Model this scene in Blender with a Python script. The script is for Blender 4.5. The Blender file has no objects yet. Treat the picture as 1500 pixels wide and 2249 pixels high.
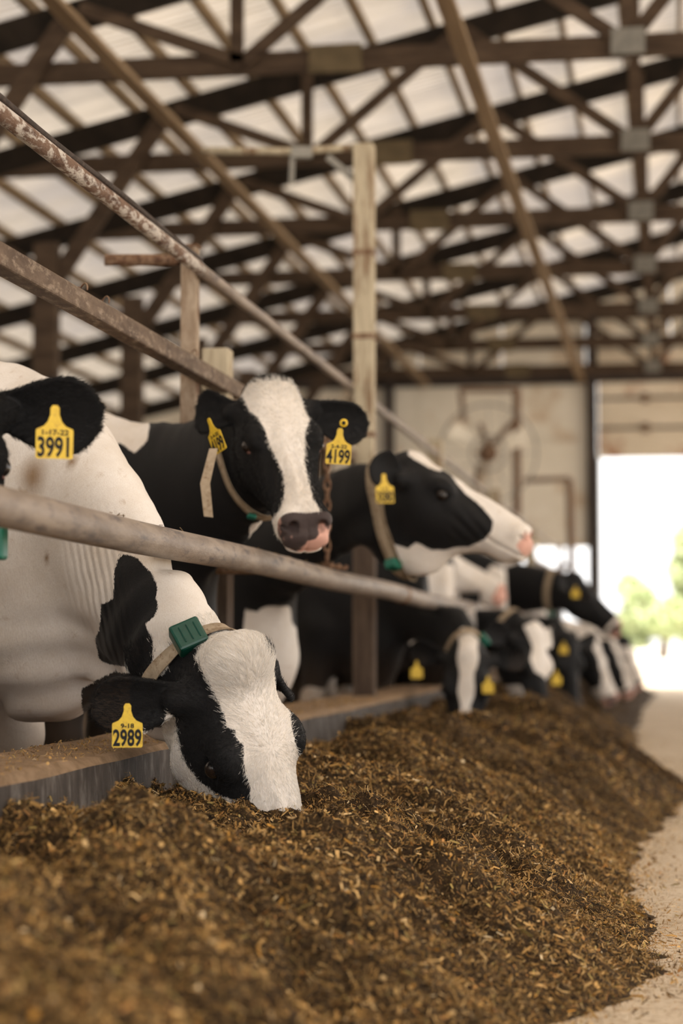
import bpy, math, random
import numpy as np
from mathutils import Vector, Matrix
random.seed(7); RNG = np.random.default_rng(7)
PI = math.pi
S = bpy.context.scene
COL = S.collection

# ------------------------------------------------------------------ camera
FPX = 4400.0
YAW, PIT = math.radians(9.4), math.radians(3.64)
CAM = np.array([0.0, 0.0, 0.72])
FW = np.array([-math.sin(YAW)*math.cos(PIT), math.cos(YAW)*math.cos(PIT), math.sin(PIT)])
RT = np.array([math.cos(YAW), math.sin(YAW), 0.0])
UP = np.cross(RT, FW)
cam = bpy.data.cameras.new('camera'); camo = bpy.data.objects.new('camera', cam); COL.objects.link(camo)
camo.matrix_world = Matrix(((RT[0], UP[0], -FW[0], CAM[0]), (RT[1], UP[1], -FW[1], CAM[1]), (RT[2], UP[2], -FW[2], CAM[2]), (0, 0, 0, 1)))
cam.sensor_fit = 'HORIZONTAL'; cam.sensor_width = 24.0; cam.lens = FPX/1500*24
cam.clip_start = 0.1; cam.clip_end = 400
cam.dof.use_dof = True; cam.dof.focus_distance = 4.85; cam.dof.aperture_fstop = 2.0; cam.dof.aperture_blades = 0
S.camera = camo

# ------------------------------------------------------------------ world, sun, exposure
w = bpy.data.worlds.new('sky'); S.world = w; w.use_nodes = True
bg = w.node_tree.nodes['Background']
bg.inputs[0].default_value = (1.0, 0.975, 0.95, 1); bg.inputs[1].default_value = 1.0
sd = bpy.data.lights.new('sun', 'SUN'); so = bpy.data.objects.new('sun', sd); COL.objects.link(so)
sd.energy = 7.0; sd.angle = math.radians(3); sd.color = (1, .95, .88)
so.rotation_euler = (math.radians(20), math.radians(18), 0)
S.view_settings.view_transform = 'Standard'; S.view_settings.look = 'None'
S.view_settings.exposure = 1.30; S.view_settings.gamma = 1.0; S.view_settings.use_curve_mapping = False
S.cycles.use_denoising = True
S.cycles.max_bounces = 7; S.cycles.diffuse_bounces = 4; S.cycles.glossy_bounces = 2; S.cycles.transmission_bounces = 3
S.cycles.caustics_reflective = False; S.cycles.caustics_refractive = False
S.cycles.sample_clamp_indirect = 6

def proj(p):
    d = np.asarray(p)-CAM; wd = d@FW
    return np.stack([750+FPX*(d@RT)/wd, 1124.5-FPX*(d@UP)/wd], -1)
def at(x, y, dep): return CAM+dep*(FW+(x-750)/FPX*RT-(y-1124.5)/FPX*UP)

# ------------------------------------------------------------------ materials
class NT:
    def __init__(s, name):
        s.m = bpy.data.materials.new(name); s.m.use_nodes = True; s.t = s.m.node_tree; s.n = s.t.nodes; s.l = s.t.links
        s.b = s.n['Principled BSDF']; s.out = s.n['Material Output']
    def node(s, ty, **kw):
        n = s.n.new(ty)
        for k, v in kw.items():
            if k.startswith('i_'):
                k = k[2:]; n.inputs[int(k) if k.isdigit() else k].default_value = v
            else: setattr(n, k, v)
        return n
    def link(s, a, b): s.l.new(a, b)
    def coord(s, kind='Object', scale=(1, 1, 1)):
        c = s.node('ShaderNodeTexCoord'); m = s.node('ShaderNodeMapping'); m.inputs['Scale'].default_value = scale
        s.link(c.outputs[kind], m.inputs['Vector']); return m.outputs[0]
    def noise(s, vec, scale, detail=4, rough=.6, dist=0):
        n = s.node('ShaderNodeTexNoise'); n.inputs['Scale'].default_value = scale; n.inputs['Detail'].default_value = detail
        n.inputs['Roughness'].default_value = rough; n.inputs['Distortion'].default_value = dist
        if vec is not None: s.link(vec, n.inputs['Vector'])
        return n.outputs['Fac']
    def ramp(s, fac, stops):
        r = s.node('ShaderNodeValToRGB'); e = r.color_ramp.elements
        while len(e) < len(stops): e.new(.5)
        for k, (p, c) in enumerate(stops):
            e[k].position = p; e[k].color = (c, c, c, 1) if isinstance(c, (int, float)) else (*c, 1)
        s.link(fac, r.inputs[0]); return r.outputs[0]
    def mix(s, fac, a, b, bt='MIX'):
        m = s.node('ShaderNodeMix', data_type='RGBA', blend_type=bt)
        for sock, v in ((m.inputs[0], fac), (m.inputs[6], a), (m.inputs[7], b)):
            if isinstance(v, (int, float)): sock.default_value = v
            elif isinstance(v, tuple): sock.default_value = (*v, 1)
            else: s.link(v, sock)
        return m.outputs[2]
    def math(s, op, a, b=0.0, clamp=False):
        m = s.node('ShaderNodeMath', operation=op, use_clamp=clamp)
        for sock, v in ((m.inputs[0], a), (m.inputs[1], b)):
            if isinstance(v, (int, float)): sock.default_value = v
            else: s.link(v, sock)
        return m.outputs[0]
    def bump(s, h, strength=.3, dist=.01):
        b = s.node('ShaderNodeBump'); b.inputs['Strength'].default_value = strength; b.inputs['Distance'].default_value = dist
        s.link(h, b.inputs['Height']); s.link(b.outputs[0], s.b.inputs['Normal'])
    def col(s, v, rough=.7, metal=0):
        if isinstance(v, tuple): s.b.inputs['Base Color'].default_value = (*v, 1)
        else: s.link(v, s.b.inputs['Base Color'])
        s.b.inputs['Roughness'].default_value = rough; s.b.inputs['Metallic'].default_value = metal
        if rough >= .6 and s.b.inputs['Specular IOR Level'].default_value > .3: s.b.inputs['Specular IOR Level'].default_value = .18
        return s.m

def mottled(name, c1, c2, scale=(1, 1, 1), ns=8, rough=.8, bump=.3, bd=.01, lo=.35, hi=.65, metal=0, c3=None, s3=30, detail=5):
    t = NT(name); v = t.coord('Object', scale); n = t.noise(v, ns, detail, .65, .3)
    c = t.mix(t.ramp(n, [(lo, 0.0), (hi, 1.0)]), c1, c2)
    if c3: c = t.mix(t.ramp(t.noise(v, s3, 4, .7), [(.52, 0.0), (.66, 1.0)]), c, c3)
    if bump: t.bump(t.noise(v, ns*5, 5, .7), bump, bd)
    return t.col(c, rough, metal)

M = {}
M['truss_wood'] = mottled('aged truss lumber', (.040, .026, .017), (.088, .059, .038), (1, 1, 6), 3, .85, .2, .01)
M['chord_wood'] = mottled('shaded rafter lumber', (.009, .007, .005), (.024, .017, .012), (1, 1, 1), 4, .9, .2, .01)  # near-black colour carries the shadow the top chords lie in
M['purlin_wood'] = mottled('purlin lumber', (.13, .09, .052), (.22, .155, .092), (4, .4, 4), 3, .85, .2, .01)
M['brace_wood'] = mottled('tan brace board', (.19, .13, .078), (.28, .20, .125), (4, .4, 4), 3, .85, .2, .01)
M['plate_wood'] = mottled('plywood splice plate', (.085, .064, .036), (.13, .098, .056), (1, 1, 1), 9, .85, .2, .01)
M['post_wood'] = mottled('weathered pale post', (.36, .30, .21), (.54, .47, .345), (5, 5, .7), 6, .85, .5, .006, c3=(.19, .11, .06), s3=3.4)
M['galv'] = mottled('dull galvanised plate', (.20, .19, .17), (.30, .285, .25), (1, 1, 1), 14, .6, .2, .004, metal=.2)
M['rust'] = mottled('rusted steel', (.13, .065, .035), (.28, .185, .12), (1, 1, 1), 30, .75, .7, .004, c3=(.06, .03, .02), s3=45)
M['rust_pale'] = mottled('dusty rusted steel post', (.22, .155, .105), (.40, .32, .24), (1, 1, .4), 22, .8, .6, .004, c3=(.13, .065, .035), s3=20)
M['flaked'] = mottled('flaking galvanised pipe', (.20, .12, .08), (.62, .56, .50), (1, .35, 1), 42, .6, .9, .006, lo=.46, hi=.54, c3=(.10, .05, .03), s3=30)
M['dusty_bar'] = mottled('dusty brown steel bar', (.085, .056, .038), (.16, .112, .078), (1, .4, 1), 24, .7, .6, .004, c3=(.26, .20, .15), s3=40)  # base darkened to stand in for the bar's shadowed underside
M['pipe'] = mottled('worn pipe rail', (.16, .122, .096), (.31, .25, .20), (1, .25, 1), 16, .55, .5, .004, c3=(.11, .09, .085), s3=26)
M['cable'] = mottled('dark cable', (.03, .022, .018), (.07, .05, .04), (1, 1, 1), 60, .7, .5, .003)
M['chain'] = mottled('rusty chain', (.12, .06, .035), (.26, .16, .10), (1, 1, 1), 50, .7, .6, .002)
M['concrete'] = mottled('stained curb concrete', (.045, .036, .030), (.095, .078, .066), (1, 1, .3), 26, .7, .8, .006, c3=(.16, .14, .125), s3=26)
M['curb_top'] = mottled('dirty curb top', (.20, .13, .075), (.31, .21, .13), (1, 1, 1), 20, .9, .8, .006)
M['curb_dark'] = mottled('grime-dark timber', (.055, .038, .028), (.11, .08, .06), (5, 5, .7), 6, .85, .5, .006)
M['cream'] = mottled('cream cladding', (.82, .75, .62), (.88, .81, .69), (1, 1, 1), 2.2, .8, .1, .01, c3=(.66, .52, .37), s3=1.7)
M['door_panel'] = mottled('stained overhead door panel', (.70, .60, .46), (.80, .70, .56), (1, 1, 1), 1.7, .8, .1, .01, c3=(.40, .18, .09), s3=2.2)
M['dark_steel'] = mottled('dark steel column', (.03, .024, .022), (.06, .046, .04), (1, 1, 1), 5, .7, .2, .01)
M['gravel'] = mottled('outdoor gravel', (.50, .45, .38), (.62, .57, .49), (1, 1, 1), 5, .95, .2, .02)
M['bark'] = mottled('tree bark', (.10, .07, .05), (.18, .13, .09), (1, 1, 1), 8, .9, .4, .02)
M['leaf'] = mottled('tree foliage', (.34, .40, .20), (.46, .52, .30), (1, 1, 1), 2, .8, 0)  # leaf colour paled to carry the outdoor overexposure and haze
M['barn_floor'] = mottled('cow alley floor', (.07, .045, .028), (.12, .08, .05), (1, 1, 1), 6, .8, .4, .01)
M['tag'] = mottled('yellow tag plastic', (.62, .41, .018), (.72, .49, .025), (1, 1, 1), 60, .45, 0, c3=(.48, .29, .02), s3=90)
M['ink'] = NT('black marker ink').col((.012, .012, .014), .6)
M['strap'] = mottled('tan webbing strap', (.33, .26, .18), (.43, .345, .25), (1, 1, 1), 40, .8, .4, .002, c3=(.24, .17, .11), s3=60)
M['green'] = mottled('green plastic box', (.0, .10, .065), (.005, .15, .10), (1, 1, 1), 20, .4, 0)
M['green_dark'] = mottled('dark green plastic box', (.0, .040, .026), (.004, .062, .042), (1, 1, 1), 20, .35, 0)
t = NT('cow eye'); M['eye'] = t.col((.014, .009, .007), .22)
M['eyelid'] = NT('pink eye corner').col((.16, .075, .06), .6)
M['hoof'] = NT('hoof horn').col((.06, .045, .035), .6)

# concrete drive floor, dusty with silage stains
t = NT('dusty alley concrete'); v = t.coord('Object')
n1 = t.noise(v, 1.6, 6, .6, .4); n2 = t.noise(v, 38, 5, .7)
c = t.mix(t.ramp(n1, [(.35, 0.), (.62, 1.)]), (.46, .37, .265), (.60, .505, .385)); c = t.mix(t.ramp(n2, [(.50, 0.), (.66, 1.)]), c, (.30, .21, .13))
t.bump(n2, .5, .006); M['alley'] = t.col(c, .85)

# translucent roof sheets
t = NT('milky roof sheet'); v = t.coord('Object', (.25, 2.2, 1)); n = t.noise(v, 3.0, 5, .65, .4)
n3 = t.noise(t.coord('Object', (.5, .5, .5)), 1.3, 3, .6)
c = t.mix(t.ramp(n, [(.35, 0.), (.7, 1.)]), (.53, .475, .405), (.80, .73, .645)); c = t.mix(t.ramp(n3, [(.42, 0.), (.62, .75)]), c, (.50, .47, .46))
d = t.node('ShaderNodeBsdfDiffuse'); tr = t.node('ShaderNodeBsdfTranslucent'); t.link(c, d.inputs[0]); t.link(c, tr.inputs[0])
mx = t.node('ShaderNodeMixShader'); mx.inputs[0].default_value = .16; t.link(d.outputs[0], mx.inputs[1]); t.link(tr.outputs[0], mx.inputs[2])
t.link(mx.outputs[0], t.out.inputs[0]); M['roof'] = t.m

# cow coat: 'patch' is the signed width of the white markings, 'skin' marks bare muzzle skin
def coat(name, bump=.35, dark=.50):
    t = NT(name); v = t.coord('Object')
    a = t.node('ShaderNodeAttribute', attribute_name='patch'); sk = t.node('ShaderNodeAttribute', attribute_name='skin'); da = t.node('ShaderNodeAttribute', attribute_name='dirt')
    hv = t.coord('Object', (1, 1, .22)); fine = t.noise(hv, 420, 3, .7, .2); mid = t.noise(hv, 90, 3, .6)
    e = t.math('ADD', a.outputs['Fac'], t.math('MULTIPLY', t.math('SUBTRACT', t.math('ADD', t.math('MULTIPLY', fine, .6), t.math('MULTIPLY', mid, .4)), .5), .022))
    f = t.math('ADD', t.math('MULTIPLY', e, 420), .5, True)
    n = t.noise(v, 7, 4, .6)
    wh = t.mix(t.ramp(n, [(.35, 0.), (.7, 1.)]), (.80, .755, .71), (.68, .615, .545))
    wh = t.mix(t.math('MULTIPLY', t.ramp(fine, [(.35, 1.), (.6, 0.)]), .30), wh, (.52, .43, .345))
    wh = t.mix(t.math('MULTIPLY', t.ramp(t.noise(v, 24, 5, .7, .5), [(.6, 0.), (.72, 1.)]), .35), wh, (.38, .25, .15))
    wh = t.mix(da.outputs['Fac'], wh, (.27, .175, .10))
    bl = t.mix(fine, (.004, .004, .0045), (.013, .0125, .013))
    bl = t.mix(t.math('MULTIPLY', da.outputs['Fac'], .55), bl, (.10, .062, .036))
    c = t.mix(f, bl, wh)
    skn = t.ramp(t.noise(v, 11, 3, .55), [(dark-.07, (.62, .35, .28)), (dark, (.055, .04, .038))])
    sf = t.ramp(sk.outputs['Fac'], [(.42, 0.), (.6, 1.)])
    c = t.mix(sf, c, skn); no = t.node('ShaderNodeAttribute', attribute_name='nostril'); c = t.mix(no.outputs['Fac'], c, (.035, .016, .014))  # nostril mask paints the dark of the hollow into the colour
    ns = t.ramp(sk.outputs['Fac'], [(1.4/2, 0.), (1.5/2, 1.)])
    fo = t.node('ShaderNodeAttribute', attribute_name='fold'); fp = t.node('ShaderNodeAttribute', attribute_name='foldphase')
    wv = t.math('SINE', t.math('ADD', fp.outputs['Fac'], t.math('MULTIPLY', t.noise(v, 9, 2), 7.0)))
    t.bump(t.math('ADD', t.math('ADD', fine, t.math('MULTIPLY', mid, .7)), t.math('MULTIPLY', t.math('MULTIPLY', wv, fo.outputs['Fac']), 2.2)), bump, .004)
    t.b.inputs['Sheen Weight'].default_value = .04; t.b.inputs['Sheen Roughness'].default_value = .5
    t.b.inputs['Specular IOR Level'].default_value = .16
    return t.col(c, .62)
M['coat'] = coat('holstein coat'); M['coat_pink'] = coat('holstein coat with pink nose', dark=.75)
t = NT('holstein hair'); a = t.node('ShaderNodeAttribute', attribute_name='shade'); t.b.inputs['Specular IOR Level'].default_value = .15
M['hair'] = t.col(a.outputs['Color'], .55)

# feed: bed blackened to paint in the shaded gaps, loose flakes on top
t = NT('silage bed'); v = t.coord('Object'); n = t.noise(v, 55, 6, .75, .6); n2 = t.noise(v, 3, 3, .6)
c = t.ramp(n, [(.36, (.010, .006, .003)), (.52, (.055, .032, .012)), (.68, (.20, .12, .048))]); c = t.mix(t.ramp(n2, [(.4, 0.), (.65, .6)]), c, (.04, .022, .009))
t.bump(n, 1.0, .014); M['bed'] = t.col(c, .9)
t = NT('silage flakes'); a = t.node('ShaderNodeAttribute', attribute_name='shade'); t.b.inputs['Specular IOR Level'].default_value = .25
M['flake'] = t.col(a.outputs['Color'], .75)

# ------------------------------------------------------------------ mesh helpers
class MB:
    def __init__(s): s.v = []; s.f = []
    def add(s, vs, fs):
        o = len(s.v); s.v += [tuple(float(c) for c in p) for p in vs]; s.f += [tuple(o+i for i in f) for f in fs]
    def box(s, x0, x1, y0, y1, z0, z1):
        s.add([(x, y, z) for x in (x0, x1) for y in (y0, y1) for z in (z0, z1)], [(0, 1, 3, 2), (4, 6, 7, 5), (0, 4, 5, 1), (2, 3, 7, 6), (0, 2, 6, 4), (1, 5, 7, 3)])
        return s
    def beam(s, a, b, w, d, side=(0, 1, 0)):
        # rectangular board from a to b: w measured along `side`, d across it
        a = np.array(a, float); b = np.array(b, float); t_ = (b-a)/np.linalg.norm(b-a); sd_ = np.array(side, float); sd_ = sd_-t_*(sd_@t_); sd_ /= np.linalg.norm(sd_); q = np.cross(t_, sd_)
        vs = [p+sx*sd_*w/2+sy*q*d/2 for p in (a, b) for sx, sy in ((-1, -1), (1, -1), (1, 1), (-1, 1))]
        s.add(vs, [(0, 1, 2, 3), (7, 6, 5, 4), (0, 4, 5, 1), (1, 5, 6, 2), (2, 6, 7, 3), (3, 7, 4, 0)]); return s
    def tube(s, pts, r, n=12, closed=False):
        pts = [np.array(p, float) for p in pts]; K = len(pts); rs = r if isinstance(r, (list, tuple)) else [r]*K; o = len(s.v)
        prev = None
        for i, p in enumerate(pts):
            if closed: d = pts[(i+1) % K]-pts[i-1]
            else: d = pts[min(i+1, K-1)]-pts[max(i-1, 0)]
            d = d/np.linalg.norm(d)
            if prev is None: u = np.cross(d, (0, 0, 1) if abs(d[2]) < .9 else (1, 0, 0))
            else: u = prev-d*(prev@d)
            u /= np.linalg.norm(u); prev = u; q = np.cross(d, u)
            for k in range(n):
                a = 2*PI*k/n; s.v.append(tuple(p+rs[i]*(math.cos(a)*u+math.sin(a)*q)))
        for i in range(K if closed else K-1):
            j = (i+1) % K
            for k in range(n): s.f.append((o+i*n+k, o+i*n+(k+1) % n, o+j*n+(k+1) % n, o+j*n+k))
        if not closed: s.f.append(tuple(o+k for k in range(n))[::-1]); s.f.append(tuple(o+(K-1)*n+k for k in range(n)))
        return s
    def sphere(s, c, r, n=14, m=9):
        r = (r, r, r) if isinstance(r, (int, float)) else r; vs = []; fs = []
        for i in range(m+1):
            a = PI*i/m
            for k in range(n):
                b = 2*PI*k/n; vs.append((c[0]+r[0]*math.sin(a)*math.cos(b), c[1]+r[1]*math.sin(a)*math.sin(b), c[2]+r[2]*math.cos(a)))
        for i in range(m):
            for k in range(n): fs.append((i*n+k, (i+1)*n+k, (i+1)*n+(k+1) % n, i*n+(k+1) % n))
        s.add(vs, fs); return s
    def build(s, name, mat, parent=None, smooth=False, bevel=0):
        if parent is not None and parent.type in ('EMPTY', 'MESH'):
            off = ORI.get(parent.name, (0, 0, 0))
        else: off = (0, 0, 0)
        vs = s.v if off == (0, 0, 0) else [(a-off[0], b-off[1], c-off[2]) for a, b, c in s.v]
        me = bpy.data.meshes.new(name); me.from_pydata(vs, [], s.f); me.update()
        if smooth: me.shade_smooth()
        me.materials.append(mat)
        o = bpy.data.objects.new(name, me); COL.objects.link(o)
        if parent is not None: o.parent = parent; ORI[o.name] = off
        if bevel:
            b = o.modifiers.new('bevel', 'BEVEL'); b.width = bevel; b.segments = 2; b.limit_method = 'ANGLE'
        return o
ORI = {}
def tag(o, label=None, cat=None, group=None, kind=None):
    for k, v in (('label', label), ('category', cat), ('group', group), ('kind', kind)):
        if v: o[k] = v
    return o
def empty(name, loc, label=None, cat=None, group=None):
    o = bpy.data.objects.new(name, None); COL.objects.link(o); o.location = loc; ORI[o.name] = tuple(float(c) for c in loc); o.empty_display_size = .2
    return tag(o, label, cat, group)

# ------------------------------------------------------------------ ground, curb
tag(MB().box(-.6, 9, -6, 60, -.2, 0).build('floor', M['alley']), kind='structure')
tag(MB().box(-9.4, -1.5, -6, 28, -.25, -.05).build('floor', M['barn_floor']), kind='structure')
tag(MB().box(-1.52, -.59, -6, 60, -.2, -.001).build('floor', M['alley']), kind='structure')
tag(MB().box(-60, 60, 60, 200, -.4, -.02).build('floor', M['gravel']), kind='structure')
tag(MB().box(-60, -9.4, -20, 60, -.4, -.06).build('floor', M['gravel']), kind='structure')
tag(MB().box(9, 60, -20, 60, -.4, -.06).build('floor', M['gravel']), kind='structure')
tag(MB().box(-9.4, -1.52, 28, 60, -.4, -.06).build('floor', M['gravel']), kind='structure')

ZC = .455
cb = MB(); y0, y1 = .2, 27.2; prof = [(-1.60, -.2), (-1.60, ZC-.03), (-1.57, ZC), (-1.33, ZC), (-1.312, ZC-.006), (-1.302, ZC-.022), (-1.285, .0), (-1.285, -.2)]
ys = np.linspace(y0, y1, 220); P = []
for y in ys:
    for k, (x, z) in enumerate(prof):
        j = 0 if z < 0 else .004*math.sin(y*3.1+k)+.003*math.sin(y*11+k*2)
        P.append((x+j, y, z+j*.7))
n = len(prof); F = [(i*n+k, (i+1)*n+k, (i+1)*n+k+1, i*n+k+1) for i in range(len(ys)-1) for k in range(n-1)]+[tuple(range(n)), tuple(len(P)-n+k for k in range(n))[::-1]]
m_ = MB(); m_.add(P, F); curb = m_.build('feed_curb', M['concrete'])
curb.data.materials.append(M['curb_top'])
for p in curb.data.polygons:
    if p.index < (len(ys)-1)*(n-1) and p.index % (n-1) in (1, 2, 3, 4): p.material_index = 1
tag(curb, 'long low concrete curb under the cows with a smooth wet-stained front face', 'curb')

# ------------------------------------------------------------------ barn shell
Z0 = CAM[2]
def zroof(x): return Z0+3.76+.235*(x+5.05) if x <= 3 else Z0+3.76+.235*8.05-.235*(x-3)
ridge = MB().beam((3, -4, zroof(3)+.2), (3, 28, zroof(3)+.2), .3, .05, (1, 0, 0)).build('ceiling', M['purlin_wood']); tag(ridge, kind='structure')
def sheet(y0, wd):
    m_ = MB(); st = 9; pr = []
    for k in range(st+1):
        y = y0+wd*k/st
        if k < st:
            for f_, z in ((0, 0), (.62, 0), (.72, .022), (.9, .022)): pr.append((y+wd/st*f_, z))
        else: pr.append((y, 0))
    xs = [-9.3, -6, -3, 0, 3.02, 3.03, 6, 9.2]; vs = []
    for x in xs:
        for y, z in pr: vs.append((x, y, zroof(x)+.12+z))
    q = len(pr); m_.add(vs, [(i*q+k, (i+1)*q+k, (i+1)*q+k+1, i*q+k+1) for i in range(len(xs)-1) for k in range(q-1)]); return m_
for k in range(36): sheet(-4+k*.9, .915).build('roof_sheet', M['roof'], ridge)
for k in range(30):
    x = -9.1+.46*k
    if abs(x-3) < .1: continue
    MB().beam((x, 8.6, zroof(x)+.068), (x, 27.6, zroof(x)+.068), .04, .09, (1, 0, 0)).build('purlin', M['purlin_wood'], ridge)

ordw = ['first', 'second', 'third', 'fourth', 'fifth', 'sixth', 'seventh']
TY = [12.1+2.44*k for k in range(7)]
HC = Z0+3.6
for k, Y in enumerate(TY):
    r = empty('roof_truss', (-4.6, Y, 0), f'{ordw[k]} brown wooden roof truss counted from the camera, spanning the barn overhead', 'truss', 'wooden trusses under the roof')
    X1 = 3.0; zt = lambda x: Z0+3.68+.235*(x+5.05)
    MB().beam((-5.2, Y, HC), (8, Y, HC), .04, .14, (0, 1, 0)).build('bottom_chord', M['truss_wood'], r)
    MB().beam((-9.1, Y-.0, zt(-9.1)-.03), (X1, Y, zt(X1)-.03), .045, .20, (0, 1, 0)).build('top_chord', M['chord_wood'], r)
    B = [(-2.62, HC), (-.24, HC), (2.2, HC)]; T = [(-3.68, zt(-3.68)), (-1.5, zt(-1.5)), (.95, zt(.95)), (2.9, zt(2.9))]
    def web(a, b, wd=.038, dp=.085, off=.042, nm='web'):
        MB().beam((a[0], Y-off, a[1]), (b[0], Y-off, b[1]), wd, dp, (0, 1, 0)).build(nm, M['truss_wood'], r)
    web(T[0], B[0]); web((B[0][0]-.04, zt(B[0][0])), (B[0][0]-.04, HC)); web(B[0], T[1]); web(T[1], B[1]); web((B[1][0], zt(B[1][0])), (B[1][0], HC)); web(B[1], T[2]); web(T[2], B[2]); web(B[2], T[3])
    web((-3.72, zt(-3.72)), (-4.66, Z0+2.62), .045, .13, .05, 'knee_brace')
    web((-4.66, Z0+2.75), (-5.9, zt(-5.9)), .045, .11, .05, 'knee_brace')
    MB().box(-2.2, -1.87, Y-.062, Y-.021, HC-.09, HC+.085).build('splice_plate', M['plate_wood'], r)
    g = MB()   # ribbed metal plate at the king post
    for q in range(12): g.box(-.335+q*.0165, -.335+q*.0165+.009, Y-.076, Y-.066, HC-.06, HC+.09)
    g.box(-.34, -.135, Y-.067, Y-.062, HC-.065, HC+.095); g.build('gusset_plate', M['galv'], r)
    if k > 0:
        MB().box(-4.75, -4.57, Y-.12, Y-.0, -.05, Z0+3.0).build('support_post', M['truss_wood'], r)
for x, lab in ((-1.2, 'tan brace board running lengthwise under the trusses on the right'), (-3.33, 'tan brace board running lengthwise under the trusses on the left')):
    tag(MB().beam((x, 9.4, HC-.10), (x, 27.3, HC-.10), .10, .04, (1, 0, 0)).build('brace_board', M['brace_wood']), lab, 'board')

# end wall
YW = 27.5
pz = lambda y: Z0+(1405-y)*YW/4400      # height on the end wall of a photo row
px = lambda x: -(1480-x)*YW/4400
wb = MB().box(-9.2, 3.2, YW-.1, YW, pz(845), pz(825)).build('wall_back', M['dark_steel']); tag(wb, kind='structure')
xs = list(np.arange(-9.2, -1.2, 1.15))
for i, x in enumerate(xs):
    x1 = min(x+1.14, -1.12)
    for (za, zb, n_) in ((pz(1200), pz(968), 0), (pz(966), pz(846), 1)):
        MB().box(x, x1, YW-.03, YW+.02, za, zb).build('wall_panel', M['cream'], wb)
    if x1 < -2.6: MB().box(x, x1, YW-.03, YW+.02, -.05, pz(1202)).build('wall_panel', M['cream'], wb)
for i in range(-8, 8):
    x0 = i*1.15; x1 = x0+1.14
    m_ = MB(); z0_ = pz(824); za, zb = zroof(x0)+.125, zroof(x1)+.125
    m_.add([(x0, YW-.03, z0_), (x1, YW-.03, z0_), (x1, YW-.03, zb), (x0, YW-.03, za), (x0, YW+.02, z0_), (x1, YW+.02, z0_), (x1, YW+.02, zb), (x0, YW+.02, za)], [(0, 1, 2, 3), (7, 6, 5, 4), (0, 4, 5, 1), (1, 5, 6, 2), (2, 6, 7, 3), (3, 7, 4, 0)])
    m_.build('gable_panel', M['cream'], wb)
MB().box(-9.2, -1.02, YW+.03, YW+.05, pz(1203), pz(820)).build('sky_gap_cover', M['cream'], wb)  # added behind the panels to block sky light at their joints
MB().box(-9.2, 9.0, YW+.03, YW+.05, pz(830), pz(815)).build('sky_gap_cover', M['cream'], wb)  # added strip, closes the bright seam below the gable panels
for yy in (700, 760):
    MB().box(-4.8, 3, YW-.07, YW-.031, pz(yy)-.04, pz(yy)+.04).build('girt', M['truss_wood'], wb)
MB().box(-1.13, -1.0, YW-.16, YW-.01, 0, pz(640)).build('door_post', M['dark_steel'], wb)
MB().box(-3.92, -3.8, YW-.16, YW-.01, 0, pz(640)).build('door_post', M['dark_steel'], wb)
dr = MB().box(-1.0, -.97, YW-.12, YW+.02, 0, pz(1010)).build('door_1', M['galv']); tag(dr, kind='structure')
for a_, b_ in ((1010, 947), (944, 882), (879, 815), (812, 778)):
    MB().box(-.99, 3.0, YW-.09, YW-.04, pz(a_), pz(b_)).build('door_panel', M['door_panel'], dr)
for a_ in (945.5, 880.5, 813.5):
    MB().box(-.99, 3.0, YW-.10, YW-.085, pz(a_)-.02, pz(a_)+.02).build('door_rail', M['truss_wood'], dr)
for x in (-.35, .6, 1.6):
    for a_ in (945.5, 880.5, 813.5): MB().box(x-.05, x+.05, YW-.125, YW-.1, pz(a_)-.06, pz(a_)+.06).build('hinge', M['rust'], dr)
# low barrier of boards and bars under the end-wall panels (light shows between them)
gt = empty('pen_gate', (-1.9, YW-.3, 0), 'brown pipe gate in front of the bright gap below the end wall', 'gate')
for z in (.35, .62, .9, 1.2): MB().tube([(-2.6, YW-.3, z), (-1.15, YW-.3, z)], .03, 8).build('rail', M['rust'], gt)
for x in (-2.6, -1.9, -1.5): MB().tube([(x, YW-.3, -.05), (x, YW-.3, 2.0)], .035, 8).build('upright', M['rust'], gt)
for a_, b_ in (((-2.6, 1.9), (-2.0, 1.5)), ((-2.3, 1.25), (-1.9, 1.7)), ((-1.8, 1.2), (-1.45, 1.75))):
    MB().beam((a_[0], YW-.27, a_[1]), (b_[0], YW-.27, b_[1]), .03, .12).build('board', M['truss_wood'], gt)
tag(MB().box(-9.3, -9.2, -6, 28, -.05, 3.3).build('wall_left', M['cream']), kind='structure')
for k in range(8): tag(MB().box(8.9, 9.05, -4+k*4.4, -3.85+k*4.4, 0, zroof(8.9)+.1).build('trim_1', M['truss_wood']), kind='structure')

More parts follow.
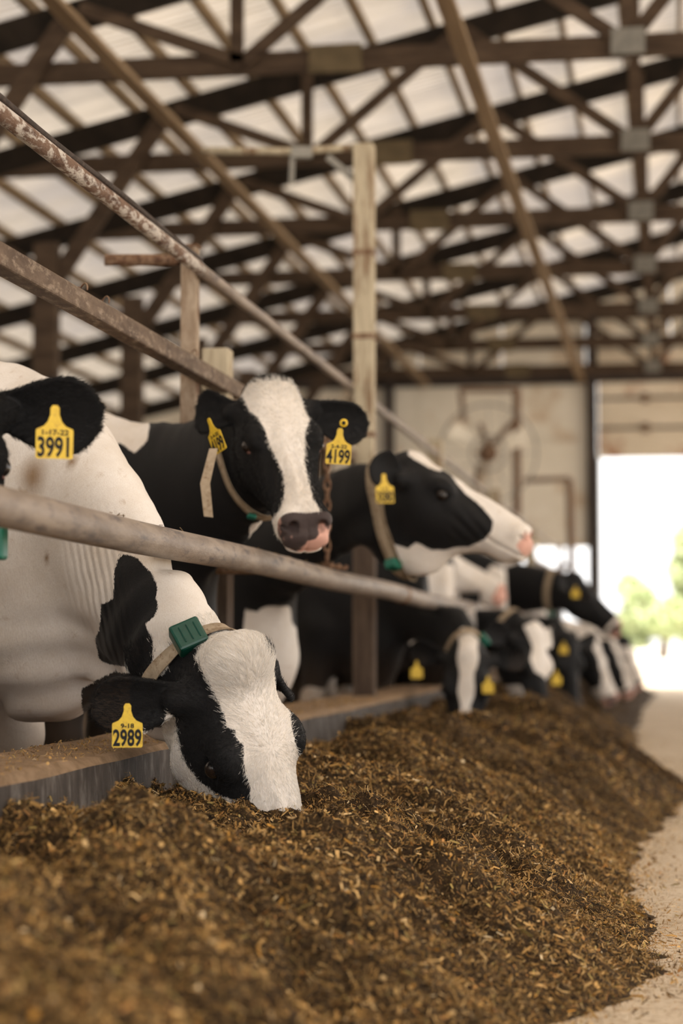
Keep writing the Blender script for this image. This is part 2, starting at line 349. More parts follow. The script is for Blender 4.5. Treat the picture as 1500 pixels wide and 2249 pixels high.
# ventilation fan with hanging frame near the end wall
D = 23.0
fc = at(1072, 995, D); fr = .56
fan = empty('ventilation_fan', tuple(fc), 'round wire-caged barn fan on a pipe frame in front of the cream end wall', 'fan')
def ring(c, r, n=40): return [c+r*(math.cos(2*PI*k/n)*RT+math.sin(2*PI*k/n)*UP) for k in range(n)]
for q, rr in enumerate((.56, .20)):
    MB().tube(ring(fc-FW*(.05 if q else 0), rr), .012, 6, True).build('guard_ring', M['galv'], fan)
for q in range(12):
    a = 2*PI*q/12; dd = math.cos(a)*RT+math.sin(a)*UP
    MB().tube([fc-FW*.05+dd*.1, fc+dd*fr], .004, 5).build('guard_wire', M['galv'], fan)
for q in range(3):
    a = 2*PI*q/3+.4; dd = math.cos(a)*RT+math.sin(a)*UP; pp = np.cross(FW, dd); 
    m_ = MB(); vs = [fc+dd*.06+pp*.04+FW*.02, fc+dd*.06-pp*.04-FW*.02, fc+dd*.5-pp*.12-FW*.05, fc+dd*.5+pp*.09+FW*.05]
    m_.add(vs+[v_+FW*.006 for v_ in vs], [(0, 1, 2, 3), (7, 6, 5, 4), (0, 4, 5, 1), (1, 5, 6, 2), (2, 6, 7, 3), (3, 7, 4, 0)]); m_.build('blade', M['cream'], fan)
MB().tube([fc-FW*.04, fc+FW*.22], .11, 14).build('motor', M['rust'], fan, True)
fm = empty('pipe_frame', tuple(at(1136, 1150, D)), 'thin brown pipe frame with a diagonal strut holding the caged fan', 'frame')
for a_, b_, r_ in (((1010, 856), (1140, 856), .03), ((1135, 850), (1135, 1160), .05), ((1012, 856), (1018, 925), .03), ((1130, 925), (1072, 985), .035), ((1055, 930), (1072, 985), .03), ((1058, 1020), (1050, 1085), .07), ((1150, 1055), (1250, 1052), .03), ((1250, 1052), (1256, 1260), .045)):
    MB().tube([at(*a_, D+.5), at(*b_, D+.5)], r_, 8).build('pipe', M['rust'], fm)
b_ = at(1135, 1160, D+.5); MB().tube([b_, (b_[0], b_[1], -.05)], .05, 8).build('pipe', M['rust'], fm)
MB().tube([fc+FW*.2, fc+FW*.5+np.array([0, 0, .02])], .03, 8).build('mount', M['rust'], fan); MB().tube([fc+FW*.5, (fc[0]+FW[0]*.5, fc[1]+FW[1]*.5, -.05)], .03, 8).build('stand', M['rust'], fan)

# ------------------------------------------------------------------ feed-line posts and rails
XR = -1.2
hl = lambda sl: Z0+sl*(-XR)
XU = -1.5; ZN, ZU, ZT = Z0+.222, Z0+.575*1.5, Z0+.797*1.5
rail_z = lambda y: Z0+float(np.interp(y, [.5, 3.5, 6.2, 9.6, 14, 20, 26], [.245, .239, .222, .196, .175, .145, .118]))
rail_x = lambda y: float(np.interp(y, [0, 11, 14, 20, 26], [-1.2, -1.2, -1.17, -1.0, -.76]))
nr = empty('neck_rail', (XR, 7, ZN), 'long round weathered steel pipe running just above the grazing cows', 'rail')
pts = []
for y in np.linspace(.5, 26, 60): pts.append((rail_x(y)+.004*math.sin(y*1.7), y, rail_z(y)+.003*math.sin(y*2.3+1)))
MB().tube(pts, .0375, 24).build('pipe', M['pipe'], nr, True)
for y in (8.9, 13.3, 18.2): MB().tube([(rail_x(y), y+d_, rail_z(y)) for d_ in (-.05, -.045, .045, .05)], [.038, .0405, .0405, .038], 24).build('coupling', M['rust'], nr, True)
ur = empty('upper_rail', (XU, 7, ZU), 'flat-sided dusty brown steel bar, the middle of the three lengthwise rails', 'rail')
MB().beam((XU, .8, ZU), (XU, 26, ZU), .055, .055, (1, 0, 0)).build('bar', M['dusty_bar'], ur, bevel=.006)
for y in (4.9, 5.1, 6.1):
    pp = [(XU+.01+.02*math.cos(a*1.1), y+.02*a, ZU+.029+.022*abs(math.sin(a*1.4))) for a in np.linspace(0, 3, 10)]
    MB().tube(pp, .0022, 5).build('wire_twist', M['rust'], ur, True)
tp = empty('top_pipe', (XU, 7, ZT), 'rusty flaking thin pipe with a cable on it, topmost of the three rails', 'rail')
MB().tube([(XU, y, ZT) for y in np.linspace(.8, 6.25, 30)], .0215, 16).build('pipe', M['flaked'], tp, True)
MB().tube([(XU, y, ZT) for y in np.linspace(6.25, 26, 40)], .0205, 16).build('pipe', M['pipe'], tp, True)
MB().tube([(XU+.004, y, ZT+.031+.003*math.sin(y*5)) for y in np.linspace(.8, 6.25, 40)], .0085, 8).build('cable', M['cable'], tp, True)

ps = at(431, 543, 6.56); xp, yp = ps[0]-.02, ps[1]
sp = empty('steel_post', (xp, yp, ZC), 'narrow rusty square steel post at the left, carrying the rail ends', 'post')
MB().box(xp-.026, xp+.026, yp-.026, yp+.026, -.05, ps[2]).build('tube', M['rust_pale'], sp, bevel=.003)
MB().box(xp-.032, xp+.032, yp-.032, yp+.032, ps[2], ps[2]+.005).build('cap', M['rust'], sp)
a_ = at(230, 571, 6.5); MB().tube([a_, (xp-.02, yp, at(412, 563, 6.5)[2])], .019, 14).build('side_arm', M['rust'], sp, True)
MB().tube([(xp, yp, ZT-.002), (XU, yp, ZT-.002)], .008, 8).build('bolt', M['rust'], sp)
MB().tube([(xp, yp, ZU-.002), (XU, yp, ZU-.002)], .008, 8).build('bolt', M['rust'], sp)
MB().tube([(xp, yp, ZN), (XR, yp, ZN)], .012, 8).build('bracket', M['rust'], sp)
def wpost(cx, dep, ytop, wpx, lab, parts=True):
    p = at(cx, ytop, dep); hw_ = wpx/2*dep/FPX*.93
    e = empty('wooden_post', (p[0], p[1], ZC), lab, 'post', 'wooden posts along the feed curb')
    MB().box(p[0]-hw_, p[0]+hw_, p[1]-hw_, p[1]+hw_, -.05, p[2]).build('timber', M['post_wood'], e, bevel=.004)
    if wpx > 40: MB().box(p[0]-hw_-.004, p[0]+hw_+.004, p[1]-hw_-.004, p[1]+hw_+.004, -.05, 1.22).build('grimy_foot', M['curb_dark'], e, bevel=.004)
    return e, p, hw_
e1, p1, _ = wpost(478, 6.85, 768, 62, 'short pale wooden post stub behind the cow looking at the camera')
e2, p2, h2 = wpost(800, 9.6, 318, 46, 'tall pale wooden post with a horizontal pole arm at its top')
a_ = at(445, 331, 9.6); MB().tube([a_, (a_+p2)/2+np.array([0, 0, -.018]), (p2[0]-.02, p2[1], p2[2]-.012)], [.019, .018, .018], 12).build('pole_arm', M['post_wood'], e2, True)
MB().beam(at(720, 345, 9.6), at(780, 395, 9.6), .05, .03).build('corner_brace', M['galv'], e2)
MB().beam(at(640, 336, 9.6), at(686, 336, 9.6), .05, .055).build('bracket', M['galv'], e2)
MB().beam(at(643, 336, 9.6), at(640, 405, 9.6), .02, .022).build('hanging_strip', M['galv'], e2)
for z in (at(800, 560, 9.6)[2], at(800, 745, 9.6)[2], at(800, 960, 9.6)[2]):
    MB().box(p2[0]-h2-.004, p2[0]+h2+.004, p2[1]-h2-.004, p2[1]+h2+.004, z-.012, z+.012).build('strap', M['rust'], e2)
for (cx, yy, dp) in ((955, 965, 13.0), (1085, 1075, 16.4), (1165, 1160, 20)):
    wpost(cx, dp, yy, 150/dp*3, 'pale wooden post ' + {13.0: 'beyond the cow raising her head', 16.4: 'far down the feed line before the end wall', 20: 'farthest down the feed line, near the end wall'}[dp])

# chain from the middle rail to the neck rail
ych = at(722, 1100, 7.1)[1]; ych = 1.2/math.tan(math.radians(9.4)-math.atan((722-750)/FPX))
ch = empty('hanging_chain', (XR, ych, ZN), 'rusty link chain hanging from the middle rail to the neck rail', 'chain')
zt_, zb_ = 1.50, ZN+.038; L = .036; nl = int((zt_-zb_)/L)
for k in range(nl):
    z = zt_-L*(k+.5); a = k*PI/2+.5
    pp = [(XR-.006+.011*math.sin(b)*math.cos(a), ych+.011*math.sin(b)*math.sin(a), z+.024*math.cos(b)) for b in np.linspace(0, 2*PI, 14, endpoint=False)]
    MB().tube(pp, .0042, 6, True).build('link', M['chain'], ch, True)
MB().tube([(XR, ych, 1.50), (XR-.1, ych, 1.56), (XU, ych, ZU)], .005, 6).build('hook_rod', M['rust'], ch)
for k in range(3):
    pp = [(XR+.02*k-.01+.02*math.cos(b), ych+.03+.035*k+.02*math.sin(b), ZN+.043-.004*k+.006*math.sin(b*2)) for b in np.linspace(0, 2*PI, 14, endpoint=False)]
    MB().tube(pp, .0042, 6, True).build('link', M['chain'], ch, True)
FURN = 60000; FK = 1.0

# ------------------------------------------------------------------ cows
def smin(a, b, k):
    h = np.clip(.5+.5*(b-a)/k, 0, 1); return b+(a-b)*h-k*h*(1-h)
def smax(a, b, k): return -smin(-a, -b, k)
def unit(v): v = np.array(v, float); return v/np.linalg.norm(v)
def ell(P, c, r, R=None):
    d = P-np.array(c); 
    if R is not None: d = d@R
    q = np.sqrt(((d/np.array(r))**2).sum(-1)); return (q-1)*min(r)
def cone(P, a, b, ra, rb):
    a = np.array(a, float); b = np.array(b, float); ba = b-a; t_ = np.clip(((P-a)@ba)/(ba@ba), 0, 1)
    return np.linalg.norm(P-a-t_[:, None]*ba, axis=1)-(ra+(rb-ra)*t_)
def etube(P, pts, ups, ra, rb):
    # tube of elliptic section along a polyline: ra sideways, rb along the up vectors
    best = np.full(len(P), 9.0)
    for i in range(len(pts)-1):
        a, b = pts[i], pts[i+1]; ba = b-a; L = np.linalg.norm(ba); tt = ba/L
        d = P-a; s = d@tt; t_ = np.clip(s/L, 0, 1); up = ups[i]-tt*(tt@ups[i]); up = up/np.linalg.norm(up); sd_ = np.cross(tt, up)
        A = ra[i]+(ra[i+1]-ra[i])*t_; B = rb[i]+(rb[i+1]-rb[i])*t_; m = np.minimum(A, B)
        e = d-(t_*L)[:, None]*tt
        q = np.sqrt(((e@sd_)/A)**2+((e@up)/B)**2+((e@tt)/m)**2)
        best = np.minimum(best, (q-1)*m)
    return best
HY = np.array([-.06, -.02, .03, .10, .17, .25, .33, .40, .455, .490, .515, .542])
HT = np.array([-.050, -.005, .012, .012, .006, -.006, -.014, -.018, -.020, -.034, -.058, -.095])
HB = np.array([-.10, -.140, -.185, -.245, -.265, -.250, -.218, -.192, -.180, -.174, -.166, -.150])
HW = np.array([.045, .076, .098, .110, .108, .091, .074, .069, .077, .077, .073, .058])
def sm_interp(y, xs, vs):
    d = np.linspace(xs[0], xs[-1], 160); v = np.interp(d, xs, vs); k = np.ones(9)/9; v = np.convolve(np.pad(v, 4, 'edge'), k, 'valid'); return np.interp(y, d, v)
def head_sdf(p, ears):
    x, y, z = p[:, 0], p[:, 1], p[:, 2]; ax = np.abs(x)
    yc = np.clip(y, HY[0]+.02, HY[-1]-.022); T = sm_interp(yc, HY, HT); B = sm_interp(yc, HY, HB); W = sm_interp(yc, HY, HW)
    zc = (T+B)/2; b = (T-B)/2; vn = (z-zc)/b
    low = np.clip(-vn, 0, 1.2); up = np.clip(vn, 0, 1.2)
    nose = np.clip((y-.36)/.08, 0, 1); fore = np.clip((.24-y)/.08, 0, 1)
    Wf = W*(1-.34*low**1.6*(1-.6*nose)-(.10+.14*(1-fore)*(1-nose))*up**2)
    n_ = 2.5; q = (np.abs(x/Wf)**n_+np.abs(vn)**n_+np.abs((y-yc)/.030)**n_)**(1/n_)
    d = (q-1)*np.minimum(W, b)
    m = np.stack([ax, y, z], 1)
    d = smin(d, ell(m, (0, -.005, -.02), (.062, .05, .045)), .04)                 # poll
    d = smin(d, ell(m, (.088, .168, -.040), (.032, .052, .036)), .030)             # orbit rim
    d = smin(d, ell(m, (.058, .15, -.165), (.046, .085, .085)), .04)               # cheek muscle
    d = smin(d, cone(m, (.070, .22, -.085), (.052, .36, -.10), .022, .014), .03)    # facial crest
    d = smin(d, ell(m, (.047, .487, -.066), (.034, .034, .036)), .016)             # nostril wing
    d = smin(d, ell(m, (.0, .455, -.156), (.048, .058, .032)), .02)                # chin
    d = smin(d, ell(m, (.035, .43, -.115), (.032, .06, .034)), .02)                # upper lip
    d = smin(d, cone(m, (.092, .035, -.075), (.125, .02, -.085), .034, .028), .03)  # ear root
    d = smax(d, -ell(m, (.112, .183, -.066), (.021, .026, .017)), .006)             # eye socket
    d = smax(d, -ell(m, (.043, .521, -.060), (.0165, .022, .019)), .006)            # nostril
    d = smax(d, -ell(m, (.060, .508, -.070), (.018, .012, .007)), .005)
    zm = -.132+.05*np.clip(.44-y, 0, .1)
    d = d+.007*np.exp(-((z-zm)/.0055)**2)*np.clip((y-.37)/.03, 0, 1)                # mouth line
    d = d+.004*np.exp(-(x/.005)**2)*np.clip((y-.5)/.01, 0, 1)
    d = d-.0022*np.sin(z*150+y*60)*np.clip((y-.24)/.06, 0, 1)*np.clip((.42-y)/.06, 0, 1)*np.clip((ax-.035)/.02, 0, 1)
    d = d-.006*np.exp(-((ax-.018)/.012)**2-((y-.36)/.09)**2)*(z > -.06)
    for ear in ears:
        sx, e1, e3 = ear[:3]; EL, EW = ear[3:5] if len(ear) > 3 else (.185, 1.0)
        base = np.array([sx*.112, .022, -.082]); e1 = unit(e1*np.array([sx, 1, 1])); e3 = np.array(e3)*np.array([sx, 1, 1]); e3 = unit(e3-e1*(e3@e1)); e2 = np.cross(e3, e1)
        q_ = p-base; a = q_@e1; bb = q_@e2; c_ = q_@e3; L = EL; t_ = np.clip(a/L, 0, 1)
        wv = EW*(.026+.037*np.sin(np.clip(t_*1.25, 0, 1)*PI/2)**1.3); wv = wv*np.sqrt(np.clip(1-((t_-.62)/.40).clip(0)**2, .0, 1))
        c2 = c_-(6.5*bb**2*(1-.45*t_))+.35*(a-.08)**2*2+.012*(1-t_)
        ea = np.maximum(np.abs(bb)-wv, 0); ee = np.maximum(a-L, 0)+np.maximum(-a, 0)
        leaf = np.sqrt(ea**2+c2**2+ee**2)-.0068
        d = smin(d, leaf, .012)
    return d

def surface_net(Fn, lo, hi, h):
    lo = np.array(lo, float); n = np.maximum(((np.array(hi)-lo)/h).astype(int)+1, 8); n = (n//4)*4+1
    cs = [np.arange(0, n[i], 4) for i in range(3)]
    G = np.stack(np.meshgrid(*[lo[i]+h*cs[i] for i in range(3)], indexing='ij'), -1).reshape(-1, 3)
    vc = Fn(G).reshape([len(c) for c in cs])
    # refine only around the surface
    near = np.abs(vc) < 4*h*2.3
    val = np.repeat(np.repeat(np.repeat(vc, 4, 0), 4, 1), 4, 2); nr_ = np.repeat(np.repeat(np.repeat(near, 4, 0), 4, 1), 4, 2)
    sh = [slice(2, 2+n[i]) for i in range(3)]
    val = np.pad(val, 2, 'edge')[2+2:2+2+n[0], 4:4+n[1], 4:4+n[2]] if False else val[:, :, :]
    # cell-centred nearest lookup
    ix = [np.clip((np.arange(n[i])+2)//4, 0, len(cs[i])-1) for i in range(3)]
    val = vc[np.ix_(*ix)].copy(); msk = near[np.ix_(*ix)]
    idx = np.argwhere(msk); val[msk] = Fn(lo+h*idx)
    s = val < 0
    c8 = np.zeros([k-1 for k in n], int)
    for a in (0, 1):
        for b in (0, 1):
            for c in (0, 1): c8 += s[a:n[0]-1+a, b:n[1]-1+b, c:n[2]-1+c]
    act = (c8 > 0) & (c8 < 8); vid = -np.ones(act.shape, int); cells = np.argwhere(act); vid[act] = np.arange(len(cells))
    acc = np.zeros((len(cells), 3)); cnt = np.zeros(len(cells))
    for ax_ in range(3):
        o = [k for k in range(3) if k != ax_]
        for u in (0, 1):
            for v_ in (0, 1):
                A = cells.copy(); A[:, o[0]] += u; A[:, o[1]] += v_; B_ = A.copy(); B_[:, ax_] += 1
                va = val[tuple(A.T)]; vb = val[tuple(B_.T)]; cr = (va < 0) != (vb < 0); t_ = np.where(cr, va/(va-vb+1e-12), 0)
                p = A.astype(float); p[:, ax_] += t_; acc += p*cr[:, None]; cnt += cr
    V = lo+h*acc/cnt[:, None]; Q = []
    for ax_ in range(3):
        o1, o2 = [(1, 2), (2, 0), (0, 1)][ax_]
        s0 = np.take(s, np.arange(n[ax_]-1), ax_); s1 = np.take(s, np.arange(1, n[ax_]), ax_); cr = np.argwhere(s0 != s1)
        ok = (cr[:, o1] > 0) & (cr[:, o2] > 0) & (cr[:, o1] < n[o1]-1) & (cr[:, o2] < n[o2]-1); cr = cr[ok]
        q = []
        for du, dv in ((-1, -1), (0, -1), (0, 0), (-1, 0)):
            c = cr.copy(); c[:, o1] += du; c[:, o2] += dv; q.append(vid[tuple(c.T)])
        q = np.stack(q, 1); flip = s1[tuple(cr.T)]
        q[flip] = q[flip][:, ::-1]; Q.append(q)
    Q = np.concatenate(Q); Q = Q[(Q >= 0).all(1)]
    return V, Q

def poly_sd(x, y, poly):
    poly = np.array(poly, float); d = np.full(len(x), 1e9); ins = np.zeros(len(x), bool)
    for i in range(len(poly)):
        ax_, ay = poly[i-1]; bx, by = poly[i]; ex, ey = bx-ax_, by-ay; wx, wy = x-ax_, y-ay
        t_ = np.clip((wx*ex+wy*ey)/(ex*ex+ey*ey+1e-12), 0, 1); d = np.minimum(d, (wx-ex*t_)**2+(wy-ey*t_)**2)
        c = ((ay > y) != (by > y)) & (x < ex*(y-ay)/(ey+1e-12)+ax_); ins ^= c
    d = np.sqrt(d); return np.where(ins, d, -d)

def numbers(txt, size, mat, parent, frame, name='number', bold=.0):
    cu = bpy.data.curves.new('number', 'FONT'); cu.body = txt; cu.size = size; cu.align_x = 'CENTER'; cu.align_y = 'CENTER'; cu.extrude = .0004; cu.offset = bold; cu.resolution_u = 3
    ob = bpy.data.objects.new('n', cu); me = bpy.data.meshes.new_from_object(ob); bpy.data.objects.remove(ob)
    me.transform(frame); me.materials.clear(); me.materials.append(mat)
    o = bpy.data.objects.new(name, me); COL.objects.link(o); o.parent = parent; return o

def ear_tag(parent, pos, up, normal, num, date, width=.074, name_date=True, xs=1.0):
    # tag mesh in local plane: x right, y up; hole at the top of its neck
    u = unit(up); nrm = np.array(normal, float); nrm = unit(nrm-u*(nrm@u)); r = np.cross(u, nrm)
    s_ = width/74.0
    out = [(-9, 3), (-5, 9), (5, 9), (9, 3), (9, -10), (14, -24), (22, -33), (36, -39), (37, -43), (37, -95), (34, -98), (-34, -98), (-37, -95), (-37, -43), (-36, -39), (-22, -33), (-14, -24), (-9, -10)]
    vs = []; 
    off = np.array(ORI.get(parent.name, (0, 0, 0)))
    for z in (.0009, -.0009):
        for a, b in out: vs.append(np.array(pos)+r*a*s_*xs+u*b*s_+nrm*(z-.00001*b*b*s_*.0))
    n = len(out); f = [tuple(range(n))[::-1], tuple(range(n, 2*n))]+[(k, (k+1) % n, n+(k+1) % n, n+k) for k in range(n)]
    m_ = MB(); m_.add(vs, f); o = m_.build('ear_tag', M['tag'], parent)
    def fr(dy): 
        c = np.array(pos)-off+u*dy*s_+nrm*.0014
        return Matrix(((r[0]*xs, u[0], nrm[0], c[0]), (r[1]*xs, u[1], nrm[1], c[1]), (r[2]*xs, u[2], nrm[2], c[2]), (0, 0, 0, 1)))
    o2 = []
    if num:
        k = numbers(num, 46*s_, M['ink'], o, fr(-76.5) @ Matrix.Diagonal((.76, 1.2, 1, 1)), 'number', .0012)
    if date: numbers(date, 21*s_, M['ink'], o, fr(-46) @ Matrix.Diagonal((.85, .72, 1, 1)), 'date_mark', .0005)
    MB().tube([np.array(pos)+nrm*.006, np.array(pos)-nrm*.012], .0065*s_*1.2, 10).build('stud', M['tag'], o)
    return o

def rotz(v, a): c, s_ = math.cos(a), math.sin(a); return np.array([v[0]*c-v[1]*s_, v[0]*s_+v[1]*c, v[2]])

def make_cow(label, poll, nose, dors, withers, heading, scale=1.0, hv=.006, bv=.02, base=-1, polys=(), plane=None, head_fn=None, body_fn=None, ears=None, neck_r=1.0, pull=(.55, .75), fold=0, over=None, hind=True, dewlap=.0, nose_pink=True, wz=1.46, dirtz=.75, spots=(), mat='coat', sk0=.470, gullet=0, poll_up=0, wrinkle=None, lipz=.136):
    Y = unit(nose); Zv = np.array(dors, float); Zv = unit(Zv-Y*(Zv@Y)); Xv = np.cross(Y, Zv); HR = np.stack([Xv, Y, Zv], 1); poll = np.array(poll, float)
    h = unit((heading[0], heading[1], 0)); bx = np.array([h[1], -h[0], 0.0]); BR = np.stack([bx, h, (0, 0, 1.0)], 1); gz = -.05; W0 = np.array([withers[0], withers[1], gz]); bs = wz/1.46
    toB = lambda P: ((P-W0)@BR)/bs
    toH = lambda P: ((P-poll)@HR)/scale
    ears = ears or [(1, (1, -.25, -.15), (.1, .45, .85)), (-1, (1, -.25, -.15), (.1, .45, .85))]
    ears = [(e_[0], (HR.T@np.array(e_[1], float))*np.array([e_[0], 1, 1]), (HR.T@np.array(e_[2], float))*np.array([e_[0], 1, 1]))+tuple(e_[3:5]) if len(e_) > 5 else e_ for e_ in ears]
    # neck: hermite curve from the shoulder into the back of the skull, in body space
    hp = toB((poll+HR@np.array([0, .055, -.125])*scale)[None])[0]; N0 = np.array([0, .05, 1.12])
    tdir = unit(BR.T@(HR@np.array([0, pull[0], pull[1]]))); Ls = np.linalg.norm(hp-N0); t0 = np.array([0, 1, .10])*Ls*1.1; t1 = tdir*Ls*.9
    tt = np.linspace(0, 1, 15); h00 = 2*tt**3-3*tt**2+1; h10 = tt**3-2*tt**2+tt; h01 = -2*tt**3+3*tt**2; h11 = tt**3-tt**2
    NP = h00[:, None]*N0+h10[:, None]*t0+h01[:, None]*hp+h11[:, None]*t1
    zb = np.array([0, 0, 1.0]); he = BR.T@(HR@np.array([0, -pull[1], pull[0]])); NU = [unit(zb*(1-s)+he*s) for s in tt]
    e = tt**.85
    NA = neck_r*((.185)*(1-e)+.082*scale*e); NB = neck_r*((.33)*(1-e)+.125*scale*e); NB = NB*(1-.10*np.sin(tt*PI)); NA = NA*(1-.12*np.sin(tt*PI))
    TP = np.array([(0, -1.50, 1.10), (0, -1.25, 1.10), (0, -.95, 1.03), (0, -.6, 1.0), (0, -.3, 1.03), (0, 0, 1.06), (0, .2, 1.03), (0, .33, .99)])
    TU = [zb]*8; TA = [.12, .25, .33, .36, .33, .25, .20, .13]; TB = [.22, .33, .40, .43, .42, .385, .34, .24]
    f3 = lambda s, x, y, z: (s*x, y, z)
    gr = 0.0
    def body_sdf(p):
        q = np.stack([np.abs(p[:, 0]), p[:, 1], p[:, 2]], 1)
        d = etube(p, TP, TU, TA, TB)
        d = smin(d, etube(p, NP, NU, NA, NB), .09)
        d = smin(d, ell(q, (.13, .03, 1.02), (.12, .23, .36)), .07)
        d = smin(d, ell(p, (0, .30, .76), (.13, .20, .25)), .10)
        d = smin(d, cone(q, (.165, .10, .86), (.175, .04, .44), .105, .058), .06)
        d = smin(d, cone(q, (.175, .04, .44), (.175, .05, .14), .050, .038), .03); d = smin(d, ell(q, (.175, .055, .44), (.056, .058, .065)), .02)
        d = smin(d, cone(q, (.175, .05, .14), (.178, .09, .045), .040, .050), .02)
        if hind:
            d = smin(d, ell(q, (.20, -1.28, 1.05), (.15, .26, .33)), .08)
            d = smin(d, cone(q, (.22, -1.22, .85), (.22, -1.42, .52), .14, .062), .05)
            d = smin(d, cone(q, (.22, -1.42, .52), (.20, -1.34, .14), .050, .040), .03); d = smin(d, cone(q, (.20, -1.34, .14), (.20, -1.29, .045), .042, .05), .02)
            d = smin(d, ell(p, (0, -1.02, .60), (.19, .22, .17)), .05)
            d = smin(d, cone(p, (0, -1.56, 1.30), (0, -1.68, 1.0), .04, .028), .03); d = smin(d, cone(p, (0, -1.68, 1.0), (0, -1.66, .45), .022, .03), .02)
        d = np.maximum(d, -(p[:, 2]-.0))
        if dewlap:
            for i in range(2, 13):
                c = NP[i]-NU[i]*(NB[i]*.95); d = smin(d, np.linalg.norm((p-c)*np.array([2.6, 1, 1]), axis=1)/1.6-dewlap*(.5+.5*math.sin(i/14*PI)), .05)
        return d
    def Fall(P):
        pb = toB(P); d = body_sdf(pb)*bs
        ph = toH(P); nearh = (np.abs(ph).max(1) < .75)
        hd = np.full(len(P), 9.0)
        if nearh.any():
            pn = ph[nearh]; hn = head_sdf(pn, ears)
            if gullet: hn = smin(hn, ell(pn, (0, .10, -.285), (.055, .19, gullet)), .05)
            if poll_up: hn = smin(hn, ell(pn, (0, -.012, .012), (.075, .055, poll_up)), .03)
            hd[nearh] = hn*scale
        # the muzzle stays free of the neck blend
        k = .055
        d = smin(d, hd, k)
        if fold:
            d = d+fold*.006*np.sin(ph[:, 1]*62+5*np.sin(pb[:, 0]*9+pb[:, 1]*5))*np.clip(1-np.abs(ph[:, 1]+.02)/.33, 0, 1)*np.clip((-.11-ph[:, 2])/.08, 0, 1)
        if over is not None:   # the neck gives way to the neck rail it leans over or under
            side = (ZN+.055-P[:, 2]) if over else (P[:, 2]-(ZN-.05)); d = smax(d, np.minimum(np.minimum(P[:, 0]-(XR-.055), (XR+(.07 if over else 9))-P[:, 0]), side), .03)
        return d+.0035*np.sin(P[:, 0]*23+1)*np.sin(P[:, 1]*19)*np.sin(P[:, 2]*21)
    # fine net around the head (in head space), coarse net for the rest
    hlo, hhi = np.array([-.335, -.17, -.36]), np.array([.335, .575, .14])
    Vh, Qh = surface_net(lambda p: Fall((p*scale)@HR.T+poll), hlo, hhi, hv/scale)
    hhi = hlo+(hv/scale)*(((((hhi-hlo)/(hv/scale)).astype(int)+1)//4)*4)
    Vh = (Vh*scale)@HR.T+poll
    blo = np.array([-.75, -1.85, -.02]); bhi = np.array([.75, 1.35, 1.75])
    allp = toB(Vh); blo = np.minimum(blo, [allp[:, 0].min()-.05, -1.85, -.02]); bhi = np.maximum(bhi, allp.max(0)+.05)
    Vb, Qb = surface_net(lambda p: Fall((p*bs)@BR.T+W0), blo, bhi, bv/bs); Vb = (Vb*bs)@BR.T+W0
    ih = toH(Vb); mg = max(bv*.9, .01); inside = ((ih > hlo+mg) & (ih < hhi-mg)).all(1)
    Qb = Qb[~inside[Qb].all(1)]
    V = np.concatenate([Vh, Vb]); Q = np.concatenate([Qh, Qb+len(Vh)])
    used = np.unique(Q); rm = -np.ones(len(V), int); rm[used] = np.arange(len(used)); V = V[used]; Q = rm[Q]
    # smooth the fine stair steps a little by projecting to the surface
    g = np.zeros_like(V); f0 = Fall(V); ee = .004
    for a in range(3):
        dv = np.zeros(3); dv[a] = ee; g[:, a] = (Fall(V+dv)-f0)/ee
    gn = (g**2).sum(1)+1e-6; V = V-np.clip(f0/gn, -.004, .004)[:, None]*g
    ph = toH(V); pb = toB(V)
    # markings
    pt = np.full(len(V), .05*base)
    if body_fn is not None: pt = body_fn(pb, pt)
    if head_fn is not None: pt = head_fn(ph, pt, pb)
    if plane is not None:
        pc = np.array(plane, float); nv = unit(pc-CAM); rv = unit(np.cross(nv, (0, 0, 1))); uv = np.cross(rv, nv); dd = (pc-CAM)@nv
        cx_, cy_ = (V-pc)@rv, (V-pc)@uv
        cc = proj(pc)
        for col_, pl, *lim in polys:
            pts_ = np.array([[(at(x, y, dd)-pc)@rv, (at(x, y, dd)-pc)@uv] for x, y in pl])
            sdv = poly_sd(cx_, cy_, pts_)
            if lim:
                sdv = np.minimum(sdv, lim[0](ph, pb))
            pt = np.maximum(pt, sdv) if col_ > 0 else np.minimum(pt, -sdv)
    # bare skin on the muzzle, hooves and udder tone
    x, y, z = ph[:, 0], ph[:, 1], ph[:, 2]
    sk = .5+(y-sk0+.10*np.clip(-z-.09, 0, .1)*2)/.030; sk = np.where(z < -lipz, sk-(-lipz-z)*60, sk); sk = np.where(np.abs(ph).max(1) > .6, 0, sk)
    sk = np.clip(sk, 0, 1)
    dirt = np.clip((dirtz-pb[:, 2])/.35, 0, 1)*.75; dirt = np.where((np.abs(x) < .2) & (y > -.1) & (y < .6) & (z > -.3) & (z < .1), 0, dirt)
    for sx_, sy_, sr in spots:
        pj = proj(V); ok = np.where(np.abs(pj-np.array([sx_, sy_])).max(1) < 14)[0]
        if len(ok):
            c_ = V[ok[np.argmin((V[ok]-CAM)@FW)]]; dirt = np.maximum(dirt, np.clip(1.15-np.linalg.norm((V-c_)*np.array([1, 1, .7]), axis=1)/sr, 0, 1))
    root = np.array([withers[0], withers[1], gz])
    me = bpy.data.meshes.new('cow'); me.vertices.add(len(V)); me.vertices.foreach_set('co', (V-root).astype(np.float32).ravel())
    me.loops.add(len(Q)*4); me.loops.foreach_set('vertex_index', Q.astype(np.int32).ravel()); me.polygons.add(len(Q)); me.polygons.foreach_set('loop_start', np.arange(0, len(Q)*4, 4, dtype=np.int32))
    me.update(calc_edges=True); me.shade_smooth()
    wr = np.zeros(len(V)); wc = np.zeros(len(V))
    if wrinkle:
        pc_, dr_, rr_, fq = wrinkle; wr = np.clip(1.2-np.linalg.norm((V-pc_)*np.array([1, 1, .65]), axis=1)/rr_, 0, 1); wc = ((V-pc_)@dr_)*fq
